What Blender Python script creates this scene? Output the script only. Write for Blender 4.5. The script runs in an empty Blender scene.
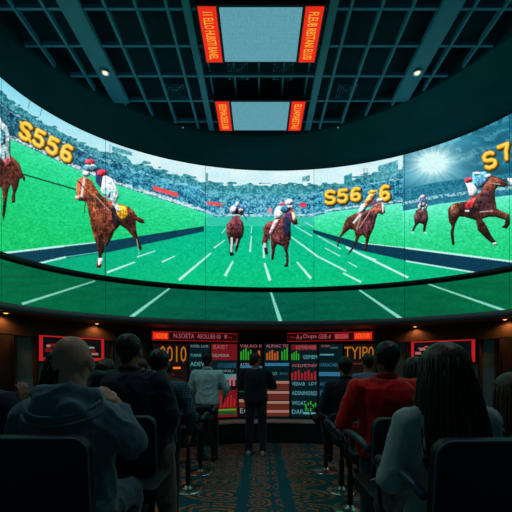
import bpy, bmesh, math, random
import numpy as np
from mathutils import Vector, Matrix, noise
random.seed(7); rng = np.random.default_rng(7)
sc = bpy.context.scene
PI = math.pi

# ------------------------------------------------------------------ camera, world, light, exposure
F, CX, CY, CAMZ = 350.0, 259.0, 361.0, 1.6
cam = bpy.data.cameras.new('camera'); camo = bpy.data.objects.new('camera', cam)
sc.collection.objects.link(camo); sc.camera = camo
camo.location = (0, 0, CAMZ); camo.rotation_euler = (PI/2, 0, 0)
cam.sensor_width = 36; cam.lens = 36*F/512
cam.shift_x = -(CX-256)/512; cam.shift_y = (CY-256)/512
cam.clip_start = 0.05
w = bpy.data.worlds.new('world'); sc.world = w; w.use_nodes = True
w.node_tree.nodes['Background'].inputs[0].default_value = (0.010, 0.034, 0.042, 1)
w.node_tree.nodes['Background'].inputs[1].default_value = 0.85
sc.view_settings.view_transform = 'Standard'; sc.view_settings.look = 'None'
sc.view_settings.exposure = 0.0; sc.view_settings.gamma = 1; sc.view_settings.use_curve_mapping = False
SCREEN = 1.0; SEAT_FILL = 55  # display strength; power of the added overhead fill spots

def spot(name, loc, energy, col, ang, blend=0.6, radius=0.03):
    l = bpy.data.lights.new(name, 'SPOT'); l.energy = energy; l.color = col
    l.spot_size = math.radians(ang); l.spot_blend = blend; l.shadow_soft_size = radius
    o = bpy.data.objects.new(name, l); o.location = loc; sc.collection.objects.link(o); return o

# ------------------------------------------------------------------ helpers
COL = sc.collection
def lin(c):
    c = np.asarray(c, float)/255.0
    return np.where(c <= 0.04045, c/12.92, ((c+0.055)/1.055)**2.4)
def L(r, g, b): return tuple(lin((r, g, b))) + (1,)
def mat(name, col, rough=0.6, metal=0.0, spec=0.3, emis=None, es=0.0, noise_amt=0.0, nscale=20, sheen=0, stretch=None, bump=0.0):
    m = bpy.data.materials.new(name); m.use_nodes = True; nt = m.node_tree
    b = nt.nodes['Principled BSDF']
    b.inputs['Base Color'].default_value = col; b.inputs['Roughness'].default_value = rough
    b.inputs['Metallic'].default_value = metal; b.inputs['Specular IOR Level'].default_value = spec
    if sheen: b.inputs['Sheen Weight'].default_value = sheen
    if emis: b.inputs['Emission Color'].default_value = emis; b.inputs['Emission Strength'].default_value = es
    if noise_amt or bump:
        tc = nt.nodes.new('ShaderNodeTexCoord'); n = nt.nodes.new('ShaderNodeTexNoise')
        n.inputs['Scale'].default_value = nscale; n.inputs['Detail'].default_value = 4
        src = tc.outputs['Object']
        if stretch:
            mp = nt.nodes.new('ShaderNodeMapping'); mp.inputs['Scale'].default_value = stretch
            nt.links.new(src, mp.inputs[0]); src = mp.outputs[0]
        nt.links.new(src, n.inputs['Vector'])
        if noise_amt:
            r = nt.nodes.new('ShaderNodeValToRGB'); e = r.color_ramp.elements
            e[0].position = .3; e[1].position = .7
            e[0].color = tuple(c*(1-noise_amt) for c in col[:3])+(1,); e[1].color = tuple(min(1, c*(1+noise_amt)) for c in col[:3])+(1,)
            nt.links.new(n.outputs['Fac'], r.inputs[0]); nt.links.new(r.outputs[0], b.inputs['Base Color'])
        if bump:
            bp = nt.nodes.new('ShaderNodeBump'); bp.inputs['Strength'].default_value = bump; bp.inputs['Distance'].default_value = .01
            nt.links.new(n.outputs['Fac'], bp.inputs['Height']); nt.links.new(bp.outputs[0], b.inputs['Normal'])
    return m
def link(name, me, m, parent=None, smooth=False):
    o = bpy.data.objects.new(name, me); COL.objects.link(o)
    if m is not None: me.materials.clear(); me.materials.append(m)
    if parent: o.parent = parent
    if smooth: me.polygons.foreach_set('use_smooth', [True]*len(me.polygons))
    return o
def obj(name, bm, m, parent=None, smooth=False):
    me = bpy.data.meshes.new(name); bmesh.ops.recalc_face_normals(bm, faces=bm.faces); bm.to_mesh(me); bm.free()
    return link(name, me, m, parent, smooth)
def tag(o, label, cat, group=None):
    o['label'] = label; o['category'] = cat
    if group: o['group'] = group
    return o
def thing(name, label, cat, loc=(0, 0, 0), rz=0, group=None):
    o = bpy.data.objects.new(name, None); COL.objects.link(o); o.location = loc; o.rotation_euler = (0, 0, rz)
    o.empty_display_size = .1
    return tag(o, label, cat, group)
def struct(o): o['kind'] = 'structure'; return o
def copy_tree(o, parent=None):
    c = o.copy(); COL.objects.link(c); c.parent = parent
    for ch in list(o.children): copy_tree(ch, c)
    return c
def box(bm, c, s, bev=0.0, mtx=None, seg=2):
    r = bmesh.ops.create_cube(bm, size=1)
    vs = r['verts']
    for v in vs: v.co = Vector((v.co.x*s[0]+c[0], v.co.y*s[1]+c[1], v.co.z*s[2]+c[2]))
    if bev:
        es = list({e for v in vs for e in v.link_edges})
        rr = bmesh.ops.bevel(bm, geom=es, offset=bev, segments=seg, affect='EDGES')
        vs = list({v for f in rr['faces'] for v in f.verts} | {v for v in vs if v.is_valid})
    if mtx:
        for v in vs: v.co = mtx @ v.co
def loft(bm, secs, seg=20):
    rings = []
    for c, ux, uy in secs:
        c = Vector(c); ux = Vector(ux); uy = Vector(uy)
        rings.append([bm.verts.new(c+ux*math.cos(2*PI*i/seg)+uy*math.sin(2*PI*i/seg)) for i in range(seg)])
    for a, b in zip(rings, rings[1:]):
        for i in range(seg):
            bm.faces.new((a[i], a[(i+1) % seg], b[(i+1) % seg], b[i]))
    bm.faces.new(rings[0][::-1]); bm.faces.new(rings[-1])
def cap(bm, p0, p1, r0, r1, seg=14, flat=1.0, upv=(0, 1, 0)):
    p0 = Vector(p0); p1 = Vector(p1); d = p1-p0
    if d.length < 1e-6: d = Vector((0, 0, 1e-4))
    a = d.normalized(); u = a.cross(Vector(upv))
    if u.length < .2: u = a.cross(Vector((1, 0, 0)))
    u.normalize(); v = a.cross(u)
    secs = []
    for k in (.2, .5, .75, .93, 1):
        q = math.sqrt(1-(1-k)**2); secs.append((p0-a*r0*(1-k), u*r0*q, v*r0*q*flat))
    for k in (.33, .66): r = r0+(r1-r0)*k; secs.append((p0+d*k, u*r, v*r*flat))
    for k in (1, .93, .75, .5, .2):
        q = math.sqrt(1-(1-k)**2); secs.append((p1+a*r1*(1-k), u*r1*q, v*r1*q*flat))
    loft(bm, secs, seg)
def ell(bm, c, r, seg=20, rot=None):
    n = 12; secs = []
    for i in range(1, n):
        t = -1+2*i/n; t = math.sin(t*PI/2); q = math.sqrt(max(0, 1-t*t))
        A = Vector((0, 0, r[2]*t)); X = Vector((r[0]*q, 0, 0)); Y = Vector((0, r[1]*q, 0))
        if rot: A = rot@A; X = rot@X; Y = rot@Y
        secs.append((Vector(c)+A, X, Y))
    loft(bm, secs, seg)
def tube(bm, pts, r, seg=10, closed=False):
    pts = [Vector(p) for p in pts]; n = len(pts); rings = []
    prev = None
    for i, p in enumerate(pts):
        if closed: d = pts[(i+1) % n]-pts[i-1]
        else: d = pts[min(i+1, n-1)]-pts[max(i-1, 0)]
        d.normalize()
        if prev is None:
            u = d.cross(Vector((0, 0, 1)));
            if u.length < .1: u = d.cross(Vector((1, 0, 0)))
        else: u = prev-d*prev.dot(d)
        u.normalize(); prev = u; v = d.cross(u)
        rr = r[i] if isinstance(r, (list, tuple)) else r
        rings.append([bm.verts.new(p+u*rr*math.cos(2*PI*k/seg)+v*rr*math.sin(2*PI*k/seg)) for k in range(seg)])
    m = n if closed else n-1
    for i in range(m):
        a, b = rings[i], rings[(i+1) % n]
        off = 0
        if closed and i == n-1:
            off = min(range(seg), key=lambda s: (a[0].co-b[s].co).length)
        for k in range(seg):
            bm.faces.new((a[k], a[(k+1) % seg], b[(k+1+off) % seg], b[(k+off) % seg]))
    if not closed: bm.faces.new(rings[0][::-1]); bm.faces.new(rings[-1])
def lathe(bm, prof, seg=28, c=(0, 0, 0)):
    loft(bm, [((c[0], c[1], c[2]+z), (r, 0, 0), (0, r, 0)) for r, z in prof], seg)
def remesh(bm, voxel, smooth=5, fac=.5):
    me = bpy.data.meshes.new('tmp'); bmesh.ops.recalc_face_normals(bm, faces=bm.faces); bm.to_mesh(me); bm.free()
    o = bpy.data.objects.new('tmp', me); COL.objects.link(o)
    md = o.modifiers.new('r', 'REMESH'); md.mode = 'VOXEL'; md.voxel_size = voxel
    if smooth: s = o.modifiers.new('s', 'SMOOTH'); s.iterations = smooth; s.factor = fac
    dg = bpy.context.evaluated_depsgraph_get(); dg.update()
    out = bpy.data.meshes.new_from_object(o.evaluated_get(dg)); bpy.data.objects.remove(o); bpy.data.meshes.remove(me)
    return out
def folds(me, amp, freq=8, seed=0, stretch=(1, 1, 1), fine=.3):
    nn = len(me.vertices); co = np.empty(nn*3); me.vertices.foreach_get('co', co); co = co.reshape(-1, 3)
    nr = np.array([v.normal[:] for v in me.vertices])
    d = np.empty(nn); off = Vector((seed*3.7, seed*1.3, seed*.7))
    for i in range(nn):
        p = Vector((co[i, 0]*stretch[0], co[i, 1]*stretch[1], co[i, 2]*stretch[2]))*freq+off
        a = noise.noise(p+noise.noise_vector(p*.6)*.9); r = 1-abs(a)*2.4
        d[i] = (r*abs(r))*amp+noise.noise(p*3)*amp*fine-amp*.35
    co = co+nr*d[:, None]; me.vertices.foreach_set('co', co.ravel()); me.update()

# ------------------------------------------------------------------ plan of the hall: everything is concentric with an ellipse
EX, EY, EA, EB = .298, 3.88, 3.395, 2.32          # curved video wall
WA, WB = 3.75, 3.32                               # lower wall
def ray_ell(px, a, b, x0=EX, y0=EY):
    t = (px-CX)/F
    A = t*t/a**2+1/b**2; B = -2*(t*x0/a**2+y0/b**2); C = x0**2/a**2+y0**2/b**2-1
    Y = (-B+math.sqrt(max(B*B-4*A*C, 0)))/(2*A)
    return Vector((t*Y, Y, 0))
def z_at(y, Y): return CAMZ+(CY-y)*Y/F
ZT, ZB1, ZB2, ZB3 = CAMZ+3.369, CAMZ+1.305, CAMZ+1.214, CAMZ+.708

# ------------------------------------------------------------------ materials
M = {}
M['floor'] = None
M['black'] = mat('black_paint', L(14, 17, 20), .5)
M['ring'] = mat('dark_bulkhead_paint', L(22, 100, 112), .9, spec=.1, noise_amt=.1, nscale=3)
M['slab'] = mat('ceiling_void_dark', L(24, 62, 78), .9, spec=.1)
M['beam'] = mat('teal_grey_steel', L(70, 150, 185), .5, spec=.3, noise_amt=.1, nscale=6)
M['wall'] = mat('grey_green_wall_panel', L(112, 132, 140), .7, noise_amt=.12, nscale=5, bump=.1)
M['plinth'] = mat('charcoal_plinth', L(30, 36, 40), .6)
M['ledge'] = mat('grey_stone_ledge', L(215, 200, 200), .5, noise_amt=.15)
M['header'] = mat('brown_header_board', L(84, 62, 52), .6, noise_amt=.15, nscale=4)
M['lip'] = mat('grey_lip', L(100, 105, 112), .5)
M['wood'] = mat('brown_wood_trim', L(84, 56, 42), .5, noise_amt=.3, nscale=8, stretch=(8, 8, 1))
M['curtain'] = mat('dark_curtain', L(40, 26, 22), .9)
M['chrome'] = mat('chrome', L(200, 205, 210), .28, metal=1)
M['dkmetal'] = mat('dark_metal', L(48, 52, 58), .35, metal=.7)
M['leather'] = mat('black_upholstery', L(16, 20, 30), .5, spec=.4, noise_amt=.2, nscale=60, bump=.15)
M['piping'] = mat('blue_grey_piping', L(84, 108, 128), .4)
M['arm'] = mat('padded_armrest', L(56, 80, 100), .35, spec=.5)

def vc_material(name, strength):
    m = bpy.data.materials.new(name); m.use_nodes = True; nt = m.node_tree; b = nt.nodes['Principled BSDF']
    a = nt.nodes.new('ShaderNodeVertexColor'); a.layer_name = 'picture'
    b.inputs['Base Color'].default_value = (.01, .01, .01, 1); b.inputs['Roughness'].default_value = .5
    b.inputs['Specular IOR Level'].default_value = .2
    nt.links.new(a.outputs['Color'], b.inputs['Emission Color']); b.inputs['Emission Strength'].default_value = strength
    return m
M['screen'] = vc_material('video_wall_display', SCREEN)

# ------------------------------------------------------------------ the moving picture shown by the video wall (pattern of the display)
SC = 3; X0, Y0, X1, Y1 = -70, 55, 590, 340
CW, CH = (X1-X0)*SC, (Y1-Y0)*SC
xs = np.linspace(X0, X1, CW, endpoint=False)+.5/SC; ys = np.linspace(Y0, Y1, CH, endpoint=False)+.5/SC
GX, GY = np.meshgrid(xs, ys)
can = np.zeros((CH, CW, 3))
def rnd(scale_x, scale_y, seed):
    r = np.random.default_rng(seed); h = int(CH/SC/scale_y)+3; ww = int(CW/SC/scale_x)+3
    g = r.random((h, ww)); fx = (GX-X0)/scale_x; fy = (GY-Y0)/scale_y
    ix = fx.astype(int); iy = fy.astype(int); dx = fx-ix; dy = fy-iy
    dx = dx*dx*(3-2*dx); dy = dy*dy*(3-2*dy)
    return (g[iy, ix]*(1-dx)+g[iy, ix+1]*dx)*(1-dy)+(g[iy+1, ix]*(1-dx)+g[iy+1, ix+1]*dx)*dy
def interp(pts): p = np.array(pts, float); return np.interp(GX, p[:, 0], p[:, 1])
def put(mask, col):
    global can
    mask = np.clip(mask, 0, 1)[..., None]; can = can*(1-mask)+np.asarray(col, float)*mask
def region(pts, pad=2):
    p = np.array(pts, float)
    a = max(0, int((p[:, 0].min()-pad-X0)*SC)); b = min(CW, int((p[:, 0].max()+pad-X0)*SC)+1)
    c = max(0, int((p[:, 1].min()-pad-Y0)*SC)); d = min(CH, int((p[:, 1].max()+pad-Y0)*SC)+1)
    return slice(c, d), slice(a, b)
def poly(pts, col, tex=0.0, tscale=6):
    sl = region(pts); x = GX[sl]; y = GY[sl]; ins = np.zeros(x.shape, bool); n = len(pts)
    if x.size == 0: return
    for i in range(n):
        ax, ay = pts[i]; bx, by = pts[(i+1) % n]
        if ay == by: continue
        c = ((ay > y) != (by > y)) & (x < (bx-ax)*(y-ay)/(by-ay)+ax); ins ^= c
    c = np.asarray(col, float)*np.ones(x.shape+(3,))
    if tex: c = c*(1+tex*(N1[sl][..., None]-.5)*2)
    can[sl] = np.where(ins[..., None], c, can[sl])
def line(a, b, wd, col, w2=None):
    if w2 is None: w2 = wd
    a = np.array(a, float); b = np.array(b, float); d = b-a; n = np.array([-d[1], d[0]])/np.hypot(*d)
    poly([tuple(a+n*wd/2), tuple(b+n*w2/2), tuple(b-n*w2/2), tuple(a-n*wd/2)], col)
def oval(c, r, col, ang=0, tex=0):
    a = math.radians(ang)
    poly([(c[0]+r[0]*math.cos(t)*math.cos(a)-r[1]*math.sin(t)*math.sin(a), c[1]+r[0]*math.cos(t)*math.sin(a)+r[1]*math.sin(t)*math.cos(a)) for t in np.linspace(0, 2*PI, 22)[:-1]], col, tex)
N1 = rnd(1.1, 1.1, 1)*.6+rnd(3, 3, 2)*.4; N2 = rnd(1.6, 1.0, 3); N3 = rnd(14, 6, 4); N4 = rnd(2.2, 1.1, 5); N5 = rnd(5, 2, 6); N6 = rnd(30, 12, 9)
# sky, trees, stands, turf
top = interp([(-70, -10), (0, 75), (44, 108), (90, 137), (133, 153), (205, 169), (259, 172), (313, 169), (402, 156), (512, 112), (590, 60)])
tree = interp([(-70, 40), (0, 91), (20, 107), (43, 121), (66, 135), (100, 150), (126, 156), (134, 166), (142, 162), (170, 172), (190, 176), (205, 183), (235, 184), (313, 184), (340, 183), (360, 176), (402, 168), (430, 160), (590, 90)])+(N5-.5)*6
turf = interp([(-70, 110), (0, 137), (17, 142), (60, 162), (80, 171), (120, 186), (170, 202), (205, 213), (215, 217), (259, 218), (313, 217), (330, 212), (402, 203), (403, 211), (438, 204), (512, 195), (590, 180)])
sky = np.stack([226-N3*24, 248-N3*8, 250-N3*4], -1); can[:] = sky
dtop = np.clip((GY-top)/14, 0, 1)[..., None]
lf = np.clip((150-GX)/150, 0, 1)[..., None]
can = can*(1-lf*.8*(1-dtop*.3))+np.array([100, 208, 236])*(lf*.8*(1-dtop*.3))
NC = np.clip((N1-.5)*1.9+.5, 0, 1); cb = np.exp(-((GX-260)/110)**2)
crowd = np.stack([4+NC*86+cb*14, 62+NC*124+cb*30, 92+NC*120+cb*34], -1)
trees = np.stack([24+NC*80, 104+NC*84, 122+NC*74], -1)
put((GY > tree)*1., (0, 0, 0)); m = (GY > tree)[..., None]; can = np.where(m, trees, can)
c0 = tree+(turf-tree)*.22; m = (GY > c0)[..., None]; crowd = crowd*(1-np.clip((140-GX)/140, 0, 1)*.28)[..., None]; can = np.where(m, crowd, can)
# bright rows and roofs in the stands
for fr, wd, col in ((.30, 1.3, (150, 215, 222)), (.52, .8, (90, 180, 195)), (.70, .7, (24, 70, 96)), (.93, 2.2, (205, 235, 235))):
    yy = tree+(turf-tree)*fr; k = (np.abs(GY-yy) < wd/2)*(.25+.65*(N4 > .45)); put(k, col)
put((np.abs(GY-(turf-2.5)) < 2.0)*(N2 > .5)*.8*(GX < 200), (235, 240, 240))
put((GX > 206)*(GX < 313)*(GY > 190)*(GY < 217)*(N1 > .58)*.55, (150, 200, 215))
put((GX > 206)*(GX < 313)*(GY > 190)*(GY < 197)*.35, (60, 170, 175))
# sunny right-hand picture
rm = (GX > 403)*(GY < turf)
rr = np.hypot(GX-433, (GY-163)*1.15); an = np.arctan2(GY-163, GX-433)
base = np.stack([4+N6*24+N1*10, 84+N6*50+N1*16, 116+N6*50+N1*16], -1)
streak = np.clip((rnd(18, 1.4, 12)-.5)*3, 0, 1)*0
dg = GX*.42+GY; st = (np.sin(dg*.55+N3*4)*.5+.5)*(rnd(6, 4, 13) > .45)*(GY < 165)*(GX > 440)
base = base+(st*(N4 > .35))[..., None]*np.array([60, 64, 60])*.8
ray = .78+.22*np.sin(an*19+N3*6)*np.sin(an*7+1)
rr = np.hypot((GX-433)*.86-(GY-163)*.35, (GY-163)*1.25+(GX-433)*.3)
g = np.exp(-(rr/13)**1.3)[..., None]*1.3+(np.exp(-rr/27)*ray*.9)[..., None]
base = base*(1-np.clip((rr-25)/30, 0, 1)[..., None]*.2)
base = base+(np.array([215, 250, 250])-base)*np.clip(g, 0, 1)
st2 = (GY > turf-22)*(GY < turf); base = np.where(st2[..., None], np.stack([10+N1*60, 80+N1*85, 110+N1*80], -1), base)
base = np.where(((GY > turf-9)*(GY < turf-6)*(N2 > .4))[..., None], np.array([150, 210, 215]), base)
can = np.where(rm[..., None], base, can)
# turf and track
n = (N4-.5)
dg_ = GY-turf; gr_ = np.clip((GX-250)/150, 0, 1)
pale = np.exp(-np.clip(dg_, 0, 200)/16)*(.35+.45*gr_)+gr_*.30*np.exp(-np.clip(dg_, 0, 200)/40)
gn = n*28+(N2-.5)*26
grass = np.stack([30+gn*.7+pale*80-np.clip(dg_/110, 0, 1)*8, 216+gn+pale*30-np.clip(dg_/100, 0, 1)*16, 138+gn*.9+pale*70-np.clip(dg_/90, 0, 1)*28], -1)
can = np.where((GY > turf)[..., None], grass, can)
mid = np.clip((GY-214)/60, 0, 1)
tk = n*20+(N2-.5)*22
track = np.stack([10+tk*.5, 186+tk+10*mid, 150+tk*.8-20*mid], -1)
lo = interp([(-70, 262), (0, 257), (40, 250), (95, 243), (204, 227), (205, 217), (313, 217), (313.5, 230), (361, 243), (406, 250), (512, 262), (590, 270)])
can = np.where((GY > lo)[..., None], track, can)
mm = (GX > 206)*(GX < 313)*(GY > 217)*(GY < 226)
put(mm*.5, (90, 215, 190))
sidel = (np.clip((190-GX)/160, 0, 1)+np.clip((GX-330)/200, 0, 1)*.6)*(GY > lo)*.55; put(sidel, (4, 140, 112))
WHT = (190, 250, 240)
poly([(-70, 262), (0, 254), (95, 243), (204, 226), (204, 231.5), (110, 252), (60, 259), (36, 264), (-70, 285)], (12, 62, 84), .15)
poly([(313, 229.5), (361, 243), (406, 248), (512, 261.5), (590, 270), (590, 290), (476, 273), (406, 260.5), (356, 249.5), (313, 233)], (10, 58, 82), .15)
for a, b, w_, c in [((-70, 262), (0, 254), 1.4, WHT), ((0, 253.5), (64, 246), 1.8, WHT), ((64, 246), (96, 242.5), 1, WHT), ((36, 264), (66, 257), 1.6, WHT), ((66, 257), (100, 252), 1, (80, 190, 175)),
        ((361, 243), (406, 248), .8, WHT), ((406, 248), (512, 261.5), 1.8, WHT), ((406, 261), (478, 273), 1.3, WHT), ((346, 247), (408, 277.5), 2, WHT)]: line(a, b, w_, c)
def dash(a, b, w0, w1, c=WHT): line(a, b, w0*.72, c, w1*.78)
for d in [((233, 261), (225, 276), 2, 3.6), ((264.5, 263), (270, 280.5), 2.4, 3.8), ((297, 262), (311, 278.5), 1.8, 3.4), ((251.5, 236), (250, 252), 1.2, 2), ((263, 240), (264, 258), 1.4, 2.6),
          ((290, 236), (317, 256), 1.2, 2.2), ((317, 256), (346, 271), 1.8, 2), ((225, 240), (214, 248), 1, 1.6), ((211, 253), (179, 280), 1.6, 3.2), 
          ((175, 256), (162, 262), 1, 2), ((135, 262), (107, 272.5), 1.4, 2.6), ((155, 251), (137, 257), 1, 1.4), ((343, 273), (361, 282), 1.8, 2.6), ((363, 255), (376, 260), 1.2, 1.8),
          ((318, 236), (341, 249), .8, 1.2), ((325, 248), (340, 256), .8, 1.2), ((348, 262), (357, 267), .8, 1.4), ((226, 228), (222, 233), .8, 1), ((295, 226), (312, 236), .8, 1.2), ((305, 222), (313, 227), .7, .9), ((252, 226), (251, 233), .8, 1), ]: dash(*d)
# flags, hoardings
poly([(153, 185.5), (178, 193), (178, 197.5), (153, 190)], (232, 84, 92), .1); poly([(207, 201), (222, 203), (222, 206.5), (207, 204.5)], (225, 90, 100), .1)
oval((303, 205), (3.6, 2.6), (214, 70, 100)); oval((270, 210.5), (2.2, 3), (222, 150, 170))
poly([(206, 173), (206, 183), (208, 183), (208, 173)], (90, 150, 160))
line((33, 92), (28, 108), .7, (40, 100, 120)); line((43, 104), (40, 116), .7, (40, 100, 120)); line((24, 88), (33, 92), .7, (40, 100, 120)); line((110, 144), (110, 158), .9, (60, 120, 130))
poly([(112, 146), (132, 152), (132, 156), (112, 151)], (90, 165, 175), .3)
for x in (364, 367): line((x, 168), (x, 186), .7, (60, 130, 140))
poly([(378, 166), (398, 160), (398, 177), (378, 181)], (88, 170, 185), .45); poly([(344, 176), (352, 173), (352, 186), (344, 187)], (60, 150, 165), .4)
line((360, 175), (370, 173), .9, (60, 130, 140)); poly([(302, 177), (310, 175), (310, 181), (302, 182)], (110, 180, 185), .5)
line((-30, 160), (0, 167), 1.6, (16, 56, 52)); line((22, 174), (76, 189.5), 1.5, (16, 60, 56))
def hs(o, s, pts): return [(o[0]+x/s, o[1]+y/s) for x, y in pts]
def blur(m, r):
    for ax in (0, 1):
        for _ in range(2):
            c = np.cumsum(np.pad(m, [(r+1, r) if k == ax else (0, 0) for k in (0, 1)], mode='edge'), axis=ax)
            m = (np.take(c, range(2*r+1, c.shape[ax]), axis=ax)-np.take(c, range(0, c.shape[ax]-2*r-1), axis=ax))/(2*r+1)
    return m
ST1 = rnd(.9, 3.2, 41); ST2 = rnd(2.6, 1.2, 42)
def form(pts, big=True):            # the pictured animal's own modelling: rounder than a flat silhouette
    sl = region(pts, 3); x = GX[sl]; y = GY[sl]; ins = np.zeros(x.shape, bool); n = len(pts)
    if x.size < 100 or min(x.shape) < 10: return
    for i in range(n):
        ax, ay = pts[i]; bx, by = pts[(i+1) % n]
        if ay == by: continue
        ins ^= ((ay > y) != (by > y)) & (x < (bx-ax)*(y-ay)/(by-ay)+ax)
    m = ins.astype(float); f = np.ones_like(m)
    for r, k in ((1, 1.0), (3, 3.4), (6, 5.0), (10, 5.5)):
        g = blur(m, min(r, min(x.shape)//4)); gy, gx = np.gradient(g); f = f+k*(gy*.85+gx*.45)
    tex = 1+(N2[sl]-.5)*.25+(N4[sl]-.5)*.25
    yy = (y-y[ins].min())/max(1, np.ptp(y[ins]))
    if big: f = f*(1.38-.95*np.clip(yy*1.15, 0, 1)**.8)*(1+(ST1[sl]-.5)*.8+(ST2[sl]-.5)*.6)*(1+(N3[sl]-.5)*.7)
    g = blur(m, 2 if big else 1); f = f*(.5+.5*np.clip((g-.5)*2.4, 0, 1))*(1.12 if big else 1.0)
    if not big: f = f*(1+(ST1[sl]-.5)*.5+(ST2[sl]-.5)*.4)*1.05
    f = np.clip(f*tex, .25, 2.1)[..., None]
    can[sl] = np.where(ins[..., None], can[sl]*f, can[sl])
def horse(o, s, body, col, hi, extra):
    col = (col[0]*.86, col[1]*.82, col[2]*.74)
    poly(hs(o, s, body), col, .2)
    _horse_extra(o, s, extra, True); form(hs(o, s, body)); _horse_extra(o, s, extra, False)
    for e in extra:
        if e[0] == 'p' and sum(e[2]) >= 330: form(hs(o, s, e[1]), False)
        elif e[0] == 'o': form([(o[0]+(e[1][0]+e[2][0]*math.cos(a))/s, o[1]+(e[1][1]+e[2][1]*math.sin(a))/s) for a in np.linspace(0, 2*PI, 18)[:-1]], False)
def _horse_extra(o, s, extra, dark):
    extra = [e for e in extra if (e[0] == 'p' and sum(e[2]) < 330) == dark]
    for e in extra:
        k = e[0]
        if k == 'p': poly(hs(o, s, e[1]), e[2], .25)
        elif k == 'o': oval((o[0]+e[1][0]/s, o[1]+e[1][1]/s), (e[2][0]/s, e[2][1]/s), e[3], e[4] if len(e) > 4 else 0, .3)
        elif k == 'l': line((o[0]+e[1][0]/s, o[1]+e[1][1]/s), (o[0]+e[2][0]/s, o[1]+e[2][1]/s), e[3]/s, e[4])
# bay horse leading on the left
horse((60, 150), 3.94, [(60, 192), (66, 172), (66, 130), (78, 110), (100, 106), (125, 120), (142, 150), (160, 175), (190, 200), (230, 212), (270, 222), (290, 240), (305, 262), (330, 274), (334, 290), (315, 288), (300, 278), (300, 310), (306, 340), (324, 388), (318, 398), (308, 388), (290, 345), (262, 312), (238, 296), (214, 322), (205, 345), (182, 385), (166, 412), (166, 452), (158, 466), (142, 462), (144, 450), (152, 420), (148, 388), (134, 345), (122, 300), (112, 245), (104, 205), (92, 202), (74, 200)],
      (136, 74, 52), None, [('p', [(150, 180), (190, 205), (215, 225), (205, 300), (190, 340), (165, 300), (140, 230)], (112, 56, 42)), ('p', [(245, 232), (285, 245), (296, 275), (280, 300), (255, 285)], (98, 50, 42)),
      ('p', [(150, 340), (168, 330), (170, 400), (158, 410)], (66, 34, 36)), ('p', [(128, 175), (140, 172), (142, 240), (130, 250)], (156, 92, 64)),
      ('l', (96, 110), (84, 185), 9, (236, 226, 220)), ('p', [(60, 180), (78, 180), (78, 198), (62, 198)], (226, 150, 150)), ('l', (70, 120), (130, 190), 4, (60, 40, 46)), ('l', (80, 190), (190, 190), 4, (66, 48, 56)), ('l', (100, 200), (96, 250), 4, (50, 60, 60)), ('l', (140, 180), (195, 240), 4, (190, 150, 130)),
      ('p', [(150, 425), (168, 425), (166, 456), (150, 456)], (235, 230, 230)), ('p', [(144, 450), (166, 452), (158, 467), (142, 463)], (140, 80, 70)),
      ('p', [(213, 216), (262, 222), (270, 262), (248, 282), (226, 256)], (240, 176, 44)), ('p', [(234, 232), (250, 234), (256, 256), (242, 262)], (150, 60, 40)), ('p', [(200, 226), (218, 224), (236, 288), (222, 310), (206, 290)], (44, 30, 40)),
      ('p', [(170, 95), (205, 112), (222, 146), (234, 182), (222, 205), (240, 240), (228, 246), (200, 205), (176, 186), (160, 160)], (214, 238, 240)), ('p', [(176, 150), (200, 165), (196, 190), (170, 176)], (120, 190, 210)),
      ('p', [(140, 78), (175, 74), (190, 95), (182, 130), (160, 150), (140, 125)], (44, 66, 110)), ('o', (165, 90), (20, 14), (206, 50, 66)), ('o', (120, 70), (30, 16), (90, 140, 160)), ('o', (118, 47), (20, 12), (200, 56, 70)), ('o', (104, 92), (16, 14), (200, 220, 224)), ('o', (128, 60), (8, 8), (230, 230, 235)),
      ('l', (178, 345), (178, 485), 4, (20, 100, 84)), ('l', (302, 350), (314, 425), 3, (120, 190, 175))])
horse((0, 90), 3.93, [(-120, 225), (-60, 210), (0, 228), (30, 250), (55, 268), (76, 290), (86, 318), (92, 332), (100, 345), (98, 362), (86, 346), (78, 350), (72, 380), (60, 410), (60, 442), (46, 445), (45, 430), (50, 400), (44, 372), (34, 392), (28, 430), (22, 480), (14, 516), (8, 490), (12, 440), (8, 385), (-30, 360), (-100, 340)], (118, 58, 46), None,
      [('p', [(50, 290), (76, 300), (76, 350), (58, 372), (48, 340)], (92, 42, 38)), ('p', [(-30, 120), (0, 105), (10, 125), (28, 142), (40, 182), (40, 236), (46, 292), (30, 302), (14, 280), (-20, 250)], (176, 214, 220)), ('p', [(0, 150), (20, 165), (24, 210), (4, 220)], (70, 120, 140)), ('l', (20, 240), (22, 330), 5, (60, 30, 36)), ('p', [(18, 270), (40, 262), (46, 300), (20, 300)], (200, 70, 80)), ('l', (38, 190), (40, 300), 3, (60, 90, 100))])
horse((215, 190), 5.39, [(100, 140), (125, 138), (150, 170), (158, 210), (150, 250), (136, 270), (128, 300), (118, 336), (106, 330), (112, 300), (106, 284), (100, 300), (96, 330), (104, 352), (84, 356), (78, 340), (80, 300), (70, 262), (60, 222), (64, 185), (85, 160)], (92, 50, 60), None,
      [('p', [(104, 140), (124, 140), (124, 180), (114, 200), (104, 180)], (62, 32, 44)), ('p', [(140, 190), (156, 210), (148, 250), (136, 250)], (120, 66, 70)), ('l', (90, 255), (88, 335), 11, (206, 222, 226)), ('l', (120, 262), (112, 300), 8, (170, 160, 170)), ('o', (122, 102), (38, 30), (70, 110, 150)), ('o', (100, 108), (20, 24), (212, 200, 220)), ('o', (140, 118), (16, 20), (190, 160, 170)), ('o', (122, 76), (14, 14), (150, 170, 190)), ('o', (118, 110), (8, 20), (50, 40, 80)), ('o', (88, 350), (9, 6), (30, 20, 30)), ('l', (150, 130), (172, 160), 6, (70, 70, 80))])
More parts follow.
